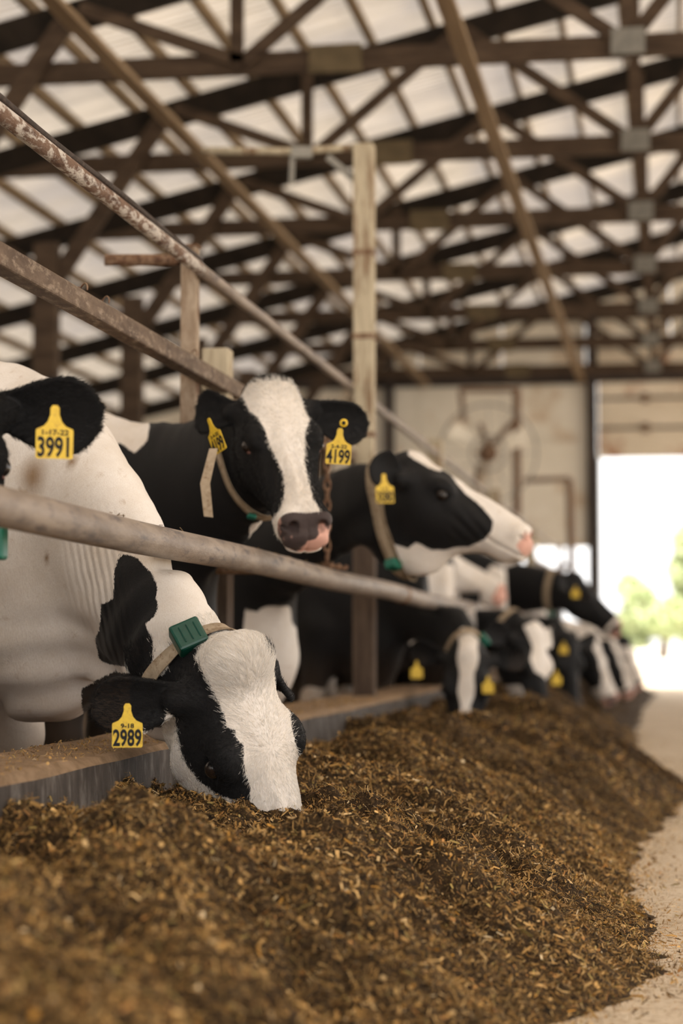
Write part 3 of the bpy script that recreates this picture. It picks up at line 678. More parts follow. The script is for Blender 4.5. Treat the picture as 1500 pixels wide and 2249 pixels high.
    for nm, arr in (('patch', pt), ('skin', sk), ('dirt', dirt), ('nostril', np.clip(1.6*(1.15-np.sqrt(((np.abs(x)-.045)/.0135)**2+((y-.515)/.022)**2+((z+.060)/.020)**2)), 0, 1)), ('fold', wr), ('foldphase', wc)):
        at_ = me.attributes.new(nm, 'FLOAT', 'POINT'); at_.data.foreach_set('value', arr.astype(np.float32))
    me.materials.append(M[mat]); o = bpy.data.objects.new('cow', me); COL.objects.link(o); o.location = root; ORI[o.name] = tuple(root)
    tag(o, label, 'cow', 'holstein cows along the feed line')
    H2W = lambda q_: poll+HR@(np.array(q_)*scale)
    for sx in (1, -1):
        c = H2W((sx*.1055, .184, -.064)); r_ = .0215*scale
        e_ = MB().sphere(c, r_, 16, 10).build('eye', M['eye'], o, True)
        if .0046 < hv < .007: MB().sphere(H2W((sx*.108, .206, -.070)), (.0065, .0075, .005), 8, 6).build('tear_duct', M['eyelid'], e_, True)
    cow = dict(o=o, HR=HR, poll=poll, BR=BR, W0=W0, bs=bs, NP=NP, NU=NU, NA=NA, NB=NB, V=V, ph=ph, pt=pt, g=g/np.sqrt(gn)[:, None], H2W=H2W, scale=scale, F=Fall, toH=toH, sk=sk)
    return cow

def raydist(cow, c, dirs, rmax=.6):
    # distance from c along each direction to the cow's surface (first exit)
    r = np.zeros(len(dirs)); done = np.zeros(len(dirs), bool)
    for _ in range(60):
        f = cow['F'](c+dirs*r[:, None]); step = np.clip(-f*.9, .004, .05); done |= (f > 0) | (r > rmax); r = np.where(done, r, r+step)
        if done.all(): break
    return r

def collar(cow, s, width=.05, tilt=0.0, gap=.008, box=None, mat='strap', drop=0.0, boxsize=(.045, .06, .035), dark=False):
    NP, NU = cow['NP'], cow['NU']; i = s*14; k = min(int(i), 13); f_ = i-k
    c = NP[k]*(1-f_)+NP[k+1]*f_; tdir = unit(NP[k+1]-NP[k]); up = NU[k]; up = unit(up-tdir*(up@tdir)); tdir = unit(tdir+up*tilt); up = unit(up-tdir*(up@tdir)); sd_ = np.cross(tdir, up)
    B2 = lambda q_: cow['W0']+cow['BR']@(q_*cow['bs'])
    cw = B2(c); n = 64; an = 2*PI*np.arange(n)/n
    dl = np.cos(an)[:, None]*up+np.sin(an)[:, None]*sd_; dw = dl@cow['BR'].T; tw = cow['BR']@tdir
    rs = []
    for o_ in (-width/2, 0, width/2): rs.append(raydist(cow, cw+tw*o_, dw))
    r = np.array(rs)+gap
    r = r+np.clip(-np.cos(an), 0, 1)**3*drop
    for _ in range(2): r = (np.roll(r, 1, 1)+r*2+np.roll(r, -1, 1))/4+.0003
    vs = []
    for j, o_ in enumerate((-width/2, 0, width/2)): vs += list(cw+tw*o_+dw*r[j][:, None])
    m2 = [v_+np.tile(0, 3) for v_ in vs]; 
    outer = []
    for j, o_ in enumerate((-width/2, 0, width/2)): outer += list(cw+tw*o_+dw*(r[j][:, None]+.003))
    V = vs+outer; F_ = []
    for b in (0, 3*n):
        for j in (0, 1):
            for q in range(n):
                a = (b+j*n+q, b+j*n+(q+1) % n, b+(j+1)*n+(q+1) % n, b+(j+1)*n+q); F_.append(a if b else a[::-1])
    for j in (0, 2):
        for q in range(n): F_.append((j*n+q, j*n+(q+1) % n, 3*n+j*n+(q+1) % n, 3*n+j*n+q))
    m_ = MB(); m_.add(V, F_); o = m_.build('collar', M[mat], cow['o'], True)
    if box is not None:
        if isinstance(box, tuple):
            ring_ = cw+dw*r[1][:, None]; pr_ = proj(ring_); q = int(np.argmin(np.hypot(*(pr_-np.array(box)).T)+400*((ring_-cw)@FW > .02)))
        else: q = int(box/(2*PI)*n) % n
        p = cw+dw[q]*(r[1][q]+.014); ut = unit(np.cross(tw, dw[q]))
        bm = MB(); a, b, d = boxsize; vs = [p+sx*tw*a+sy*ut*b+sz*dw[q]*d for sx in (-.5, .5) for sy in (-.5, .5) for sz in (-.5, .5)]
        bm.add(vs, [(0, 1, 3, 2), (4, 6, 7, 5), (0, 4, 5, 1), (2, 3, 7, 6), (0, 2, 6, 4), (1, 5, 7, 3)]); bx_ = bm.build('transponder', M['green_dark' if dark else 'green'], cow['o'], bevel=.006)
        for t_ in (-.25, 0, .25):
            MB().beam(p+ut*b*(t_-.04)+dw[q]*(d/2+.0005)-tw*a*.3, p+ut*b*(t_-.04)+dw[q]*(d/2+.0005)+tw*a*.3, .004, .002).build('ridge', M['green_dark'], bx_)
        return p
def fur(cow, n, sel, length=.009, rad=.00035, seed=1, curl=.3):
    rg = np.random.default_rng(seed); V, g, ph, pt = cow['V'], cow['g'], cow['ph'], cow['pt']
    wgt = sel(ph); wgt = np.where((cow['sk'] > .35), 0, wgt)
    p_ = wgt/wgt.sum(); idx = rg.choice(len(V), n, p=p_); N = g[idx]; root = V[idx]+rg.normal(0, .0028, (n, 3)); root -= N*(((root-V[idx])*N).sum(1))[:, None]
    HR = cow['HR']; P = ph[idx]; wh = np.array([0, .185, .012]); rad_ = P-wh; rad_[:, 2] = 0; rr = np.linalg.norm(rad_, axis=1, keepdims=True)+1e-4
    flow = np.where(P[:, 1:2] < .185, np.concatenate([P[:, :1]*2.2, P[:, 1:2]-.19, P[:, :1]*0], 1), np.concatenate([P[:, :1]*1.2, np.full((n, 1), .12), -np.abs(P[:, :1])*.8], 1)); near = np.exp(-(rr/.05)**2); flow = flow/(np.linalg.norm(flow, axis=1, keepdims=True)+1e-6)*(1-near)+rad_/rr*near
    D = flow@HR.T+rg.normal(0, curl, (n, 3)); D -= N*((D*N).sum(1))[:, None]; D /= np.linalg.norm(D, axis=1, keepdims=True)+1e-6
    L = length*rg.uniform(.6, 1.3, n)
    if callable(length): pass
    poll_k = np.clip(1-np.abs(P[:, 1]-.0)/.075, 0, 1)*np.clip((P[:, 2]+.05)/.03, 0, 1)*np.clip((.09-np.abs(P[:, 0]))/.03, 0, 1); L = L*(1+1.8*poll_k)
    L = L[:, None]; K = 4; pos = np.zeros((n, K, 3))
    for k in range(K):
        t_ = k/(K-1); pos[:, k] = root-N*.0005+D*L*t_*(1)+N*L*(.42*t_-.30*t_*t_)
    pos -= np.array(ORI[cow['o'].name])
    c = bpy.data.hair_curves.new('coat_hair'); c.add_curves([K]*n); c.attributes['position'].data.foreach_set('vector', pos.astype(np.float32).ravel())
    ra = c.attributes.new('radius', 'FLOAT', 'POINT'); rv = np.tile(np.array([1, .9, .6, .15])*rad, n)*np.repeat(rg.uniform(.7, 1.2, n), K); ra.data.foreach_set('value', rv.astype(np.float32))
    edge = pt[idx]+rg.normal(0, .0035, n); wht = edge > 0
    var = rg.uniform(0, 1, (n, 1)); cw = np.array([.84, .80, .75])*(1-.22*var)-np.array([0, .04, .10])*(rg.uniform(0, 1, (n, 1))**3); cb_ = np.array([.006, .0058, .006])*(1+1.6*var)
    colr = np.where(wht[:, None], cw, cb_); colr = np.concatenate([colr, np.ones((n, 1))], 1); colr = np.repeat(colr, K, 0)
    ca = c.attributes.new('shade', 'FLOAT_COLOR', 'POINT'); ca.data.foreach_set('color', colr.astype(np.float32).ravel())
    c.materials.append(M['hair']); o = bpy.data.objects.new('coat_hair', c); COL.objects.link(o); o.parent = cow['o']; o['kind'] = 'stuff'; ORI[o.name] = ORI[cow['o'].name]
    return o

def blaze(w0, w1, y1=.6, off=0.0, low=None):
    # white face marking: half-width w0 at the poll, w1 at the muzzle
    def fn(ph, pt, pb):
        x, y, z = ph[:, 0], ph[:, 1], ph[:, 2]; m = (np.abs(x) < .35) & (y > -.16) & (y < .62) & (z > -.34) & (z < .16)
        wv = np.interp(y, [-.05, .15, .33, .42, .5], [w0, (w0+w1)/2, w1, w1+.02, .12]); top = np.clip((z+.11)/.5, -1, .2)
        f = np.minimum(wv-np.abs(x-off)+.006*np.sin(y*40), .06); f = np.where((z < -.10) & (y < .36), -.03, f)
        if low is not None: f = np.maximum(f, np.minimum(-(z-low)*1.0, .05))
        return np.where(m, f, pt)
    return fn
def blobs(*bl):
    def fn(pb, pt):
        for s, c, r in bl:
            q = np.sqrt((((pb-np.array(c))/np.array(r))**2).sum(1)); d = (1-q)*min(r)+.012*np.sin(pb[:, 1]*21+c[0]*9)*np.sin(pb[:, 2]*17)
            pt = np.maximum(pt, d) if s > 0 else np.minimum(pt, -d)
        return pt
    return fn
underb = lambda z0: (lambda pb, pt: np.maximum(pt, z0-pb[:, 2]+.03*np.sin(pb[:, 1]*11)+.02*np.sin(pb[:, 1]*27)))
def both(*fs):
    def fn(pb, pt):
        for f in fs: pt = f(pb, pt)
        return pt
    return fn

# --- cow with tag 2989, grazing in front
c2 = make_cow('nearest grazing cow, broad white face lowered into the feed, yellow ear tag 2989', (-1.008, 4.62, .660), (.34, .02, -.90), (.68, -.66, .24), (-1.93, 5.28), (.90, -.34), scale=1.12, poll_up=.045, wrinkle=(at(200, 1325, 5.0), RT*.95+UP*.2, .15, 330), hv=.0045, bv=.014, base=1, wz=1.53, spots=((62, 1040, .045), (160, 1000, .02), (90, 1235, .012)),
    plane=at(480, 1500, 4.75), pull=(.72, .62), fold=1.2, dewlap=.05, over=False, neck_r=1.0,
    ears=[(1, -RT-UP*.10-FW*.10, -FW-UP*.25, .18, 1.0, 'w'), (-1, RT*.30-UP*.40+FW*.85, -UP*.2-FW*.6-RT*.5, .12, .8, 'w')],
    polys=[(-1, [(255, 1205), (291, 1214), (329, 1252), (343, 1280), (341, 1315), (345, 1330), (340, 1349), (318, 1369), (335, 1413), (335, 1487), (291, 1492), (269, 1463), (232, 1458), (212, 1453), (197, 1443), (192, 1393), (205, 1379), (212, 1319), (232, 1315), (242, 1305), (243, 1245)], lambda ph, pb: .2-ph[:, 1]),
           (-1, [(474, 1381), (429, 1379), (395, 1393), (375, 1423), (370, 1467), (355, 1485), (190, 1470), (150, 1500), (150, 1620), (355, 1600), (372, 1561), (385, 1576), (392, 1625), (402, 1665), (419, 1690), (439, 1714), (474, 1739), (518, 1754), (548, 1754), (548, 1724), (533, 1675), (533, 1635), (518, 1620), (515, 1601), (498, 1596), (493, 1571), (474, 1527), (454, 1492), (439, 1462), (429, 1448), (444, 1413)], lambda ph, pb: np.minimum(ph[:, 1]+.10, .5)),
           (-1, [(560, 1250), (760, 1250), (760, 1640), (600, 1640), (600, 1470)], lambda ph, pb: np.minimum(-ph[:, 0]-.098, .1)),
           (-1, [(582, 1418), (600, 1452), (638, 1497), (644, 1537), (638, 1571), (640, 1596), (660, 1680), (740, 1670), (740, 1440), (620, 1380)], lambda ph, pb: np.minimum(ph[:, 1]+.10, .5))])
# --- cow with tags 4199
c3 = make_cow('black cow with white blaze looking at the camera over the pipe, yellow tags 4199', (-1.182, 5.893, 1.480), (.325, -.55, -.77), (.32, -.70, .638), (-1.97, 6.42), (.97, -.12), scale=1.0, sk0=.487, lipz=.102, hv=.005, bv=.017, base=-1, wz=1.50, neck_r=1.12,
    plane=at(600, 1010, 6.0), pull=(.35, .9), dewlap=.03, over=True,
    ears=[(1, -RT*.66+UP*.02+FW*.5, -FW*.9+UP*.1-RT*.3, .152, 1.0, 'w'), (-1, RT-UP*.30+FW*.10, -FW-UP*.05+RT*.1, .192, 1.0, 'w')],
    polys=[(1, [(522, 858), (527, 866), (537, 877), (547, 903), (567, 917), (582, 943), (593, 980), (607, 1007), (620, 1037), (625, 1067), (622, 1093), (613, 1117), (597, 1133), (580, 1140), (567, 1153), (550, 1155), (545, 1167), (547, 1180), (540, 1200), (560, 1290), (780, 1290), (780, 1150), (713, 1147), (700, 1120), (683, 1090), (673, 1047), (667, 1013), (670, 980), (668, 953), (680, 923), (676, 913), (670, 900), (663, 875), (650, 850), (630, 836), (600, 834), (560, 840), (530, 850)], lambda ph, pb: np.minimum((ph[:, 1]+.03), .5)),
           (1, [(60, 840), (290, 895), (305, 930), (302, 965), (272, 995), (240, 970), (60, 1000)])])
# --- cow with tag 3080
c4 = make_cow('black cow in profile, raised white-edged muzzle pointing right, yellow tag 3080', (-.948, 7.41, 1.395), (.87, -.12, -.47), (.46, -.10, .88), (-1.95, 8.15), (.93, -.34), gullet=.12, sk0=.512, lipz=.105, scale=1.0, hv=.007, bv=.02, base=-1, wz=1.36, neck_r=.94,
    plane=at(960, 1120, 7.45), pull=(.95, .35), dewlap=.03, fold=.6, over=True,
    ears=[(1, -RT*.8+UP*.45-FW*.35, -FW+RT*.5, .135, 1.05, 'w'), (-1, (1, -.3, .2), (.3, .6, .7))], mat='coat_pink',
    polys=[(1, [(897, 984), (913, 965), (940, 965), (951, 1011), (972, 1032), (967, 1036), (945, 1029), (924, 1017), (908, 1008), (897, 1000)], lambda ph, pb: np.minimum(ph[:, 1]+.08, .5)),
           (1, [(985, 1035), (1003, 1062), (1020, 1083), (1047, 1104), (1063, 1120), (1081, 1144), (1079, 1163), (1063, 1184), (1028, 1200), (1001, 1201), (977, 1208), (945, 1207), (924, 1195), (913, 1191), (897, 1204), (871, 1197), (853, 1193), (857, 1211), (866, 1224), (870, 1260), (880, 1400), (1230, 1400), (1230, 1100), (1100, 1050), (1000, 1010)], lambda ph, pb: np.minimum(ph[:, 1]+.12, .5)),
           (1, [(505, 1353), (533, 1363), (550, 1348), (610, 1348), (613, 1390), (627, 1410), (637, 1397), (647, 1390), (667, 1400), (707, 1387), (720, 1373), (748, 1330), (760, 1345), (700, 1500), (700, 1620), (480, 1620)])])
# --- cow with tag 3991, mostly outside the frame
c1 = make_cow('black-headed cow cut off by the left edge, big dark ear with yellow tag 3991', at(-118, 828, 4.1), (.22, -.50, -.84), (.28, -.72, .62), (-2.25, 4.25), (1, -.1), scale=1.0, hv=.006, bv=.022, base=-1, wz=1.45,
    ears=[(1, (1, -.15, .1), (.15, .35, .9)), (-1, RT-UP*.08-FW*.08, -FW-UP*.1, .205, 1.25, 'w')], head_fn=blaze(.05, .04), body_fn=blobs((1, (0, -.6, .9), (.6, .35, .4))), pull=(.4, .9))

# --- farther cows, smaller in the picture
far = []
def fc_(label, px_, dep, nose, dors, wd=(-.95, .5), heading=(1, -.2), **kw):
    p = at(px_[0], px_[1], dep); c = make_cow(label, p, nose, dors, (p[0]+wd[0], p[1]+wd[1]), heading, hv=kw.pop('hv', .010), bv=kw.pop('bv', .03), **kw); far.append(c); return c
c5 = fc_('pale pink-nosed cow whose muzzle shows just under the white jaw of the profile cow', (948, 1195), 12.0, (.86, -.1, -.42), (.44, 0, .9), wd=(-.75, .75), base=1, mat='coat_pink', sk0=.49, body_fn=blobs((-1, (0, 0, 1.2), (.5, .5, .3))), head_fn=None, wz=1.40, over=True)
c6 = fc_('black grazing cow facing the camera with a straight tapering white blaze', (1028, 1432), 9.9, (-.03, -.22, -.97), (.10, -.95, .2), wd=(-.85, .7), heading=(1, -.45), base=-1, head_fn=blaze(.052, .026), body_fn=underb(.5), hv=.008, wz=1.42, pull=(.7, .6), over=False)
c7 = fc_('grazing cow with a black cheek patch and a white blaze, white jaw against the feed', (1180, 1388), 11.3, (.16, -.14, -.97), (.80, -.52, .2), wd=(-.9, .25), heading=(1, -.3), base=-1, hv=.008, scale=1.08, wz=1.42, pull=(.7, .6), over=False,
    plane=at(1180, 1500, 11.2), body_fn=blobs((1, (.05, .38, .95), (.3, .22, .3))),
    polys=[(1, [(1150, 1375), (1180, 1360), (1210, 1380), (1218, 1450), (1228, 1500), (1245, 1600), (1222, 1600), (1216, 1538), (1212, 1507), (1193, 1485), (1175, 1475), (1165, 1450), (1170, 1420)], lambda ph, pb: np.minimum(ph[:, 1]+.08, .5)),
           (1, [(1100, 1505), (1144, 1504), (1154, 1530), (1173, 1549), (1193, 1572), (1205, 1600), (1150, 1640), (1080, 1560)], lambda ph, pb: np.minimum(ph[:, 1]-.05, .5))])
c8 = fc_('all-black head of a grazing cow with a round yellow tag, third beyond the curb end', (1250, 1405), 14.6, (.12, -.15, -.96), (.5, -.8, .2), wd=(-.9, .6), base=-1, head_fn=None, body_fn=blobs((1, (0, .35, .9), (.3, .12, .5))), hv=.011, bv=.035, pull=(.7, .6), over=False)
c9 = fc_('grazing cow with a black cheek and white stripe down to her nose', (1305, 1408), 16.8, (.42, -.1, -.90), (.85, -.35, .35), wd=(-.9, .6), base=-1, head_fn=blaze(.07, .06), body_fn=underb(.9), hv=.012, bv=.035, pull=(.7, .6), over=False)
c10 = fc_('farthest grazing cow, a small dark head against the bright doorway', (1378, 1405), 22.0, (.4, -.05, -.9), (.85, -.3, .35), wd=(-.9, .5), base=-1, head_fn=None, body_fn=underb(.7), hv=.014, bv=.04, pull=(.7, .6), over=False)
c12 = fc_('grazing cow with a pale speckled neck, just left of the farthest small dark head', (1345, 1412), 19.5, (.45, -.05, -.9), (.8, -.4, .35), wd=(-.9, .5), base=1, head_fn=blaze(.05, .04), body_fn=blobs((-1, (0, -.2, 1.1), (.5, .3, .5))), hv=.014, bv=.04, pull=(.7, .6), over=False)
c11 = fc_('all-black cow with raised head in profile against the bright doorway, small white chin', (1268, 1265), 15.5, (.66, -.05, -.62), (.62, -.1, .72), wd=(-.95, .45), base=-1, head_fn=lambda ph, pt, pb: np.where((ph[:, 1] > .44) & (np.abs(ph).max(1) < .65), .03, pt), body_fn=blobs((1, (.05, .22, 1.34), (.3, .25, .07)), (1, (0, -.8, 1), (.5, .3, .5))), hv=.010, bv=.03, wz=1.50, pull=(.8, .55))

# --- collars, tags, hair
UPz = (0, 0, 1.0)
tocam = lambda p: unit(CAM-np.array(p))
def tag_at(cow, x, y, dep, up, yaw, num, date, width=.074, xs=1.0):
    p = at(x, y, dep); n = rotz(tocam(p), yaw); return ear_tag(cow['o'], p, up, n, num, date, width, xs=xs)
tag_at(c1, 121, 900, 3.96, (.01, 0, 1), .06, '3991', '1-17-22', .0735)
tag_at(c2, 280, 1553, 4.42, (0, 0, 1), .0, '2989', '9-18', .067)
tag_at(c3, 747, 947, 5.88, (.07, 0, 1), -.1, '4199', '2-4-22', .074)
tag_at(c3, 460, 925, 5.75, (-.38, 0, 1), -1.05, '4199', '2-4-22', .072)
tag_at(c4, 843, 1046, 7.28, (-.06, 0, 1), .5, '3080', '1-11', .074)
b_ = at(755, 929, 5.87); MB().sphere(b_, (.0125, .007, .0125)).build('button_tag', M['tag'], c3['o'], True); MB().sphere(b_+FW*-.006, (.006, .004, .006)).build('button_hole', M['ink'], c3['o'], True)
for cw_, x, y, dp, nw in ((c6, 915, 1455, 9.75, '61'), (c6, 1072, 1488, 9.8, None), (c7, 1150, 1458, 11.4, None), (c7, 1222, 1475, 11.5, None), (c8, 1238, 1412, 14.4, None), (c11, 1264, 1290, 15.3, None)):
    tag_at(cw_, x, y, dp, (0, 0, 1), .2, None, None, .058)
collar(c2, .88, .034, tilt=-.25, box=(398, 1375), dark=True, boxsize=(.07, .075, .045))
collar(c3, .80, .03, tilt=.1, box=(515, 1168), drop=.03, boxsize=(.02, .03, .015))
collar(c4, .90, .055, tilt=.2, box=(858, 1245), drop=.03)
collar(c6, .88, .03, box=5.4); collar(c7, .8, .03, box=PI*.9, drop=.1); collar(c11, .82, .05, box=PI); collar(c5, .8, .04, box=PI)
p_ = at(-8, 1192, 4.0); MB().box(p_[0]-.03, p_[0]+.02, p_[1]-.02, p_[1]+.02, p_[2]-.035, p_[2]+.035).build('transponder', M['green'], c1['o'], bevel=.008)
m_ = MB(); q0, q1 = at(466, 985, 5.72), at(452, 1062, 5.72); q2 = at(468, 1134, 5.72)
sd_ = RT*.0; w1 = .011
vs = [q0-RT*.008, q0+RT*.016, q1-RT*.016, q1+RT*.012, q2-RT*.026, q2+RT*.000-UP*.003]; vs += [v_-FW*.003 for v_ in vs]
m_.add(vs, [(0, 1, 3, 2), (2, 3, 5, 4), (7, 6, 8, 9), (9, 8, 10, 11), (0, 2, 8, 6), (2, 4, 10, 8), (1, 7, 9, 3), (3, 9, 11, 5), (4, 5, 11, 10), (0, 6, 7, 1)]); m_.build('loose_strap_end', M['strap'], c3['o'])
fr_ = lambda ph: ((ph[:, 1] > -.13) & (ph[:, 1] < .5) & (ph[:, 2] > -.30) & (np.abs(ph[:, 0]) < .33)).astype(float)
if FURN:
    fur(c2, FURN, fr_, .011, .00038, 1)
    fur(c3, int(FURN*.7), fr_, .011, .00042, 2)
    fur(c1, int(FURN*.3), lambda ph: ((ph[:, 0] < -.08) & (ph[:, 1] > -.13) & (ph[:, 1] < .3) & (ph[:, 2] > -.2) & (ph[:, 0] > -.34)).astype(float), .013, .0005, 3)

# ------------------------------------------------------------------ feed
rng = np.random.default_rng(3)
def vnoise(x, y, s):
    r = np.random.default_rng(s).random((256, 256)); xi = np.floor(x).astype(int); yi = np.floor(y).astype(int); fx = x-xi; fy = y-yi; fx = fx*fx*(3-2*fx); fy = fy*fy*(3-2*fy)
    g = lambda a, b: r[a % 256, b % 256]
    return (g(xi, yi)*(1-fx)+g(xi+1, yi)*fx)*(1-fy)+(g(xi, yi+1)*(1-fx)+g(xi+1, yi+1)*fx)*fy
def feed_h(x, y):
    edge = np.interp(y, [1, 3.7, 4.5, 5.5, 7.1, 8.6, 9.6, 11, 12.9, 16, 22, 34], [-.30, -.30, -.06, -.17, -.19, -.05, .06, -.12, -.28, -.36, -.38, -.1])+.05*(vnoise(y*3.1, x*1.5, 1)-.5)+.06*(vnoise(y*9, x*4, 2)-.5)
    u = np.clip((edge+.07-x)/.72, 0, 1); s = u*(1.5-.5*u)
    h_ = (.335+.03*np.clip((y-6)/6, 0, 1))*s**1.35
    amp = np.clip(u*2.2, 0, 1)
    h_ = h_+amp*(.085*(vnoise(x*2.6+y*.7, y*2.1, 3)-.5)+.075*(vnoise(x*6, y*5, 4)-.5)+.055*(vnoise(x*14, y*12, 5)-.5))
    ph_ = y*1.15+x*1.0+.9*vnoise(x*1.7, y*1.3, 9); h_ = h_+amp*.042*(np.abs(np.sin(PI*ph_))*1.3-.8)
    h_ = h_+.028*np.clip(amp+.1, 0, 1)*(vnoise(x*45, y*45, 6)-.5)+.012*np.clip(amp+.05, 0, 1)*(vnoise(x*110, y*110, 7)-.5)
    h_ = h_-.045*np.exp(-((x+1.10)/.16)**2-((y-4.95)/.30)**2)
    h_ = h_+.035*np.exp(-((x+1.0)/.10)**2-((y-3.75)/.2)**2)
    h_ = h_-.05*np.exp(-((x+.86)/.14)**2-((y-4.50)/.22)**2)-.055*np.exp(-((x+1.0)/.13)**2-((y-4.40)/.26)**2)
    h_ = np.where(u <= .001, -.004, np.maximum(h_, .0)-.002)
    return h_
ysf = np.concatenate([np.arange(.9, 8, .011), np.geomspace(8, 26.9, 380)]); xsf = np.concatenate([np.linspace(-1.33, .0, 125), np.linspace(.02, .5, 24)])
XX, YY = np.meshgrid(xsf, ysf); ZZ = feed_h(XX.ravel(), YY.ravel()).reshape(XX.shape)
V = np.stack([XX, YY, ZZ], -1).reshape(-1, 3); nx = len(xsf); ny = len(ysf); I = (np.arange(ny-1)[:, None]*nx+np.arange(nx-1)).ravel()
Q = np.stack([I, I+1, I+nx+1, I+nx], 1); Q = Q[V[Q][:, :, 2].max(1) > -.003]
def quick_mesh(name, V, Q, mat, shade=None, smooth=True):
    me = bpy.data.meshes.new(name); me.vertices.add(len(V)); me.vertices.foreach_set('co', V.astype(np.float32).ravel()); me.loops.add(Q.size); me.loops.foreach_set('vertex_index', Q.astype(np.int32).ravel())
    me.polygons.add(len(Q)); me.polygons.foreach_set('loop_start', np.arange(0, Q.size, Q.shape[1], dtype=np.int32)); me.update(calc_edges=True)
    if smooth: me.shade_smooth()
    if shade is not None:
        a = me.attributes.new('shade', 'FLOAT_COLOR', 'POINT'); a.data.foreach_set('color', shade.astype(np.float32).ravel())
    me.materials.append(mat); o = bpy.data.objects.new(name, me); COL.objects.link(o); return o
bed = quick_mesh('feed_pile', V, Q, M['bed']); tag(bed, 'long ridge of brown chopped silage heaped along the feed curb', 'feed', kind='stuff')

def flakes(n, ylo, yhi, lmin, lmax, seed, xr=(-1.30, .12), hf=feed_h, big=0.0, lift=.004, power=1.0, one=False):
    rg = np.random.default_rng(seed); y = ylo+(yhi-ylo)*rg.random(n)**power; x = xr[0]+(xr[1]-xr[0])*rg.random(n)
    e_ = .01; z = hf(x, y); nx_ = -(hf(x+e_, y)-z)/e_; ny_ = -(hf(x, y+e_)-z)/e_; N = np.stack([nx_*.6, ny_*.6, np.ones(n)], 1); N += rg.normal(0, .8, (n, 3)); N /= np.linalg.norm(N, axis=1)[:, None]
    keep = np.ones(n, bool)
    if hf is feed_h: keep = (z > .006) | (rg.random(n) < .8*np.exp(-np.clip(x-np.interp(y, [1, 3.7, 4.5, 5.5, 7.1, 8.6, 9.6, 11, 12.9, 16, 22, 34], [-.30, -.30, -.06, -.17, -.19, -.05, .06, -.12, -.28, -.36, -.38, -.1]), 0, 9)/.07))
    A = rg.normal(0, 1, (n, 3)); A -= N*(A*N).sum(1)[:, None]; A /= np.linalg.norm(A, axis=1)[:, None]; B = np.cross(N, A)
    kind = rg.random(n); L = (lmin+(lmax-lmin)*rg.random(n)**2.2)*(1+big*rg.random(n)); Wd = np.where(kind < .55, L*rg.uniform(.05, .11, n), np.where(kind < .93, L*rg.uniform(.13, .28, n), L*rg.uniform(.5, .8, n))); Wd = np.clip(Wd, .0009, .011); L = np.where(kind >= .9, L*.6, L)
    c = np.stack([x, y, np.maximum(z, 0)+lift*rg.random(n)**1.5*2-.001], 1); bend = L*rg.normal(0, .16, n); P = []
    for t_, bz in ((-.5, 0), (0, 1), (.5, 0)):
        wsc = 1 if t_ == 0 else .72
        for sg in (-.5, .5): P.append(c+A*(L*t_)[:, None]+B*(Wd*sg*wsc)[:, None]+N*(bend*bz)[:, None])
    if one: P = [P[0], P[1], P[4], P[5]]
    P = np.stack(P, 1)[keep]; n = len(P); V = P.reshape(-1, 3); k_ = P.shape[1]; o = np.arange(n)*k_; Q = np.stack([o, o+2, o+3, o+1], 1) if one else np.concatenate([np.stack([o, o+2, o+3, o+1], 1), np.stack([o+2, o+4, o+5, o+3], 1)])
    pal = np.array([(.41, .24, .080), (.31, .175, .053), (.20, .11, .034), (.48, .305, .12), (.56, .38, .175), (.085, .048, .018), (.37, .18, .055), (.55, .27, .05), (.70, .55, .34), (.31, .22, .07)])
    pk = rg.choice(len(pal), n, p=[.20, .20, .16, .13, .05, .12, .06, .012, .013, .055]); cl = pal[pk]*rg.uniform(.58, 1.42, (n, 1)); cl = cl*(.66+.6*vnoise(x[keep]*5, y[keep]*4, 31))[:, None]
    sh = np.repeat(np.concatenate([cl, np.ones((n, 1))], 1), k_, 0); return V, Q, sh
def merge(parts):
    Vs, Qs, Ss, k = [], [], [], 0
    for v_, q_, s_ in parts: Vs.append(v_); Qs.append(q_+k); Ss.append(s_); k += len(v_)
    return np.concatenate(Vs), np.concatenate(Qs), np.concatenate(Ss)
curb_h = lambda x, y: np.full(np.shape(x), ZC+.001)
floor_h = lambda x, y: np.zeros(np.shape(x))
V, Q, Sh = merge([flakes(int(310000*FK), 2.0, 8, .004, .019, 11, power=1.2, one=True), flakes(int(60000*FK), 2.0, 7, .008, .028, 17, power=1.2, lift=.007), flakes(int(22000*FK), 1.2, 2.6, .008, .03, 15), flakes(int(42000*FK), 8, 16, .012, .04, 12, power=1.4, one=True), flakes(int(1500*FK), 2.2, 7, .02, .045, 13, lift=.008)])
fl = quick_mesh('loose_silage', V, Q, M['flake'], Sh, False); tag(fl, 'loose flakes and stalks of chopped brown silage covering the feed ridge', 'feed', kind='stuff')
V, Q, Sh = merge([flakes(int(5000*FK), 3.2, 9, .004, .016, 21, (-1.57, -1.31), curb_h, lift=.002), flakes(int(16000*FK), 3, 12, .003, .012, 22, (-.4, .6), floor_h, lift=.001)])
fs = quick_mesh('scattered_silage', V, Q, M['flake'], Sh, False); tag(fs, 'thin scatter of silage crumbs on the curb top and bare alley floor', 'feed', kind='stuff')

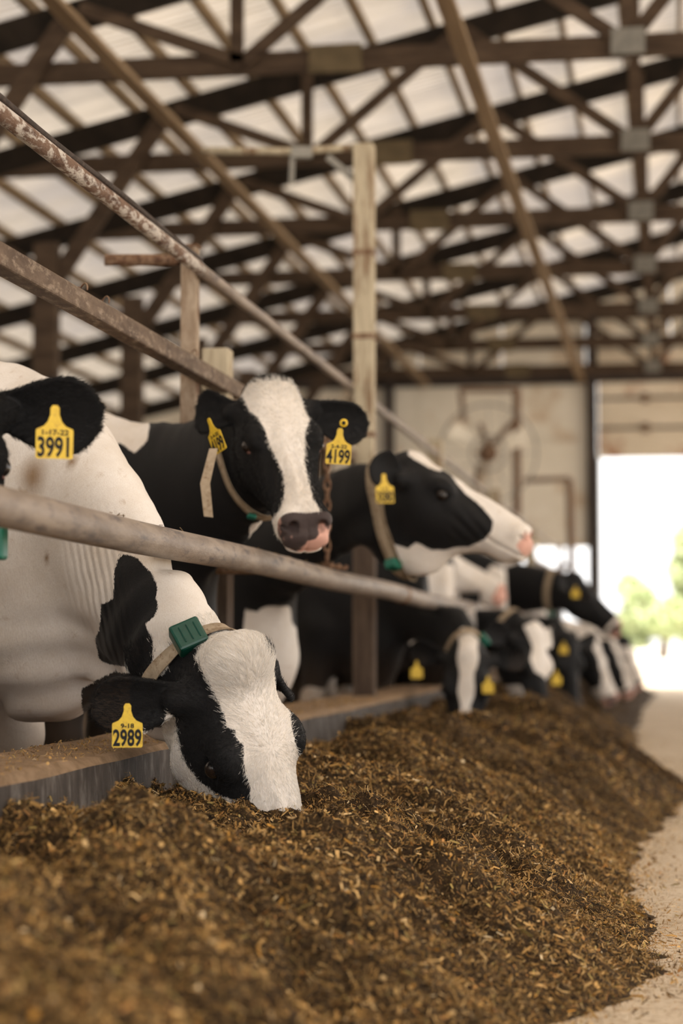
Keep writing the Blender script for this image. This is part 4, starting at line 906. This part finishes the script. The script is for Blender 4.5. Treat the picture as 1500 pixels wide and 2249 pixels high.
rb = MB(); rg_ = np.random.default_rng(8)
for k in range(70):
    y = rg_.uniform(3.2, 9); a = rg_.uniform(-.5, .5); c = np.array([rail_x(y)+.039*math.sin(a), y, rail_z(y)+.0385*math.cos(a)]); L_ = rg_.uniform(.004, .014); d_ = np.array([rg_.normal(0, .4), rg_.normal(0, 1), rg_.normal(0, .12)]); d_ /= np.linalg.norm(d_)
    rb.beam(c-d_*L_, c+d_*L_, .0022, .0014, (1, 0, 0))
tag(rb.build('straw_bits', M['purlin_wood']), 'stray straw bits lying on top of the neck rail pipe', 'feed', kind='stuff')

# ------------------------------------------------------------------ outside, beyond the end wall
def tree(x, y, hgt, rad, lab, seed):
    rg = random.Random(seed); e = empty('tree', (x, y, 0), lab, 'tree', 'trees outside beyond the doorway')
    MB().tube([(x, y, 0), (x+.1, y, hgt*.4), (x-.1, y+.1, hgt*.8)], [.22, .17, .08], 8).build('trunk', M['bark'], e, True)
    for k in range(5):
        a = k*1.3; MB().tube([(x, y, hgt*(.35+.08*k)), (x+rad*.7*math.cos(a), y+rad*.7*math.sin(a), hgt*(.55+.09*k))], [.08, .03], 6).build('branch', M['bark'], e)
    n = 2600; g = np.random.default_rng(seed); c = g.normal(0, 1, (n, 3)); c /= np.linalg.norm(c, axis=1)[:, None]; cl = g.normal(0, .55, (14, 3)); c = c*(g.random((n, 1))**.4)*rad*.42+cl[g.integers(0, 14, n)]*rad*.85+np.array([x, y, hgt*.66])
    c[:, 2] = np.maximum(c[:, 2], .5); A = g.normal(0, 1, (n, 3)); A /= np.linalg.norm(A, axis=1)[:, None]; B = np.cross(A, g.normal(0, 1, (n, 3))); B /= np.linalg.norm(B, axis=1)[:, None]; sz = g.uniform(.12, .26, (n, 1))
    P = np.stack([c-A*sz, c+B*sz*.5, c+A*sz, c-B*sz*.5], 1); o_ = np.arange(n)*4; f = quick_mesh('foliage', P.reshape(-1, 3)-np.array([x, y, 0]), np.stack([o_, o_+1, o_+2, o_+3], 1), M['leaf'], None, False); f.parent = e; f['kind'] = 'stuff'
tree(.9, 62, 3.6, 1.7, 'pale green tree at the right edge of the bright doorway', 5)
tree(-.4, 74, 2.4, 1.5, 'low pale bush glimpsed outside near the farthest cows', 6)
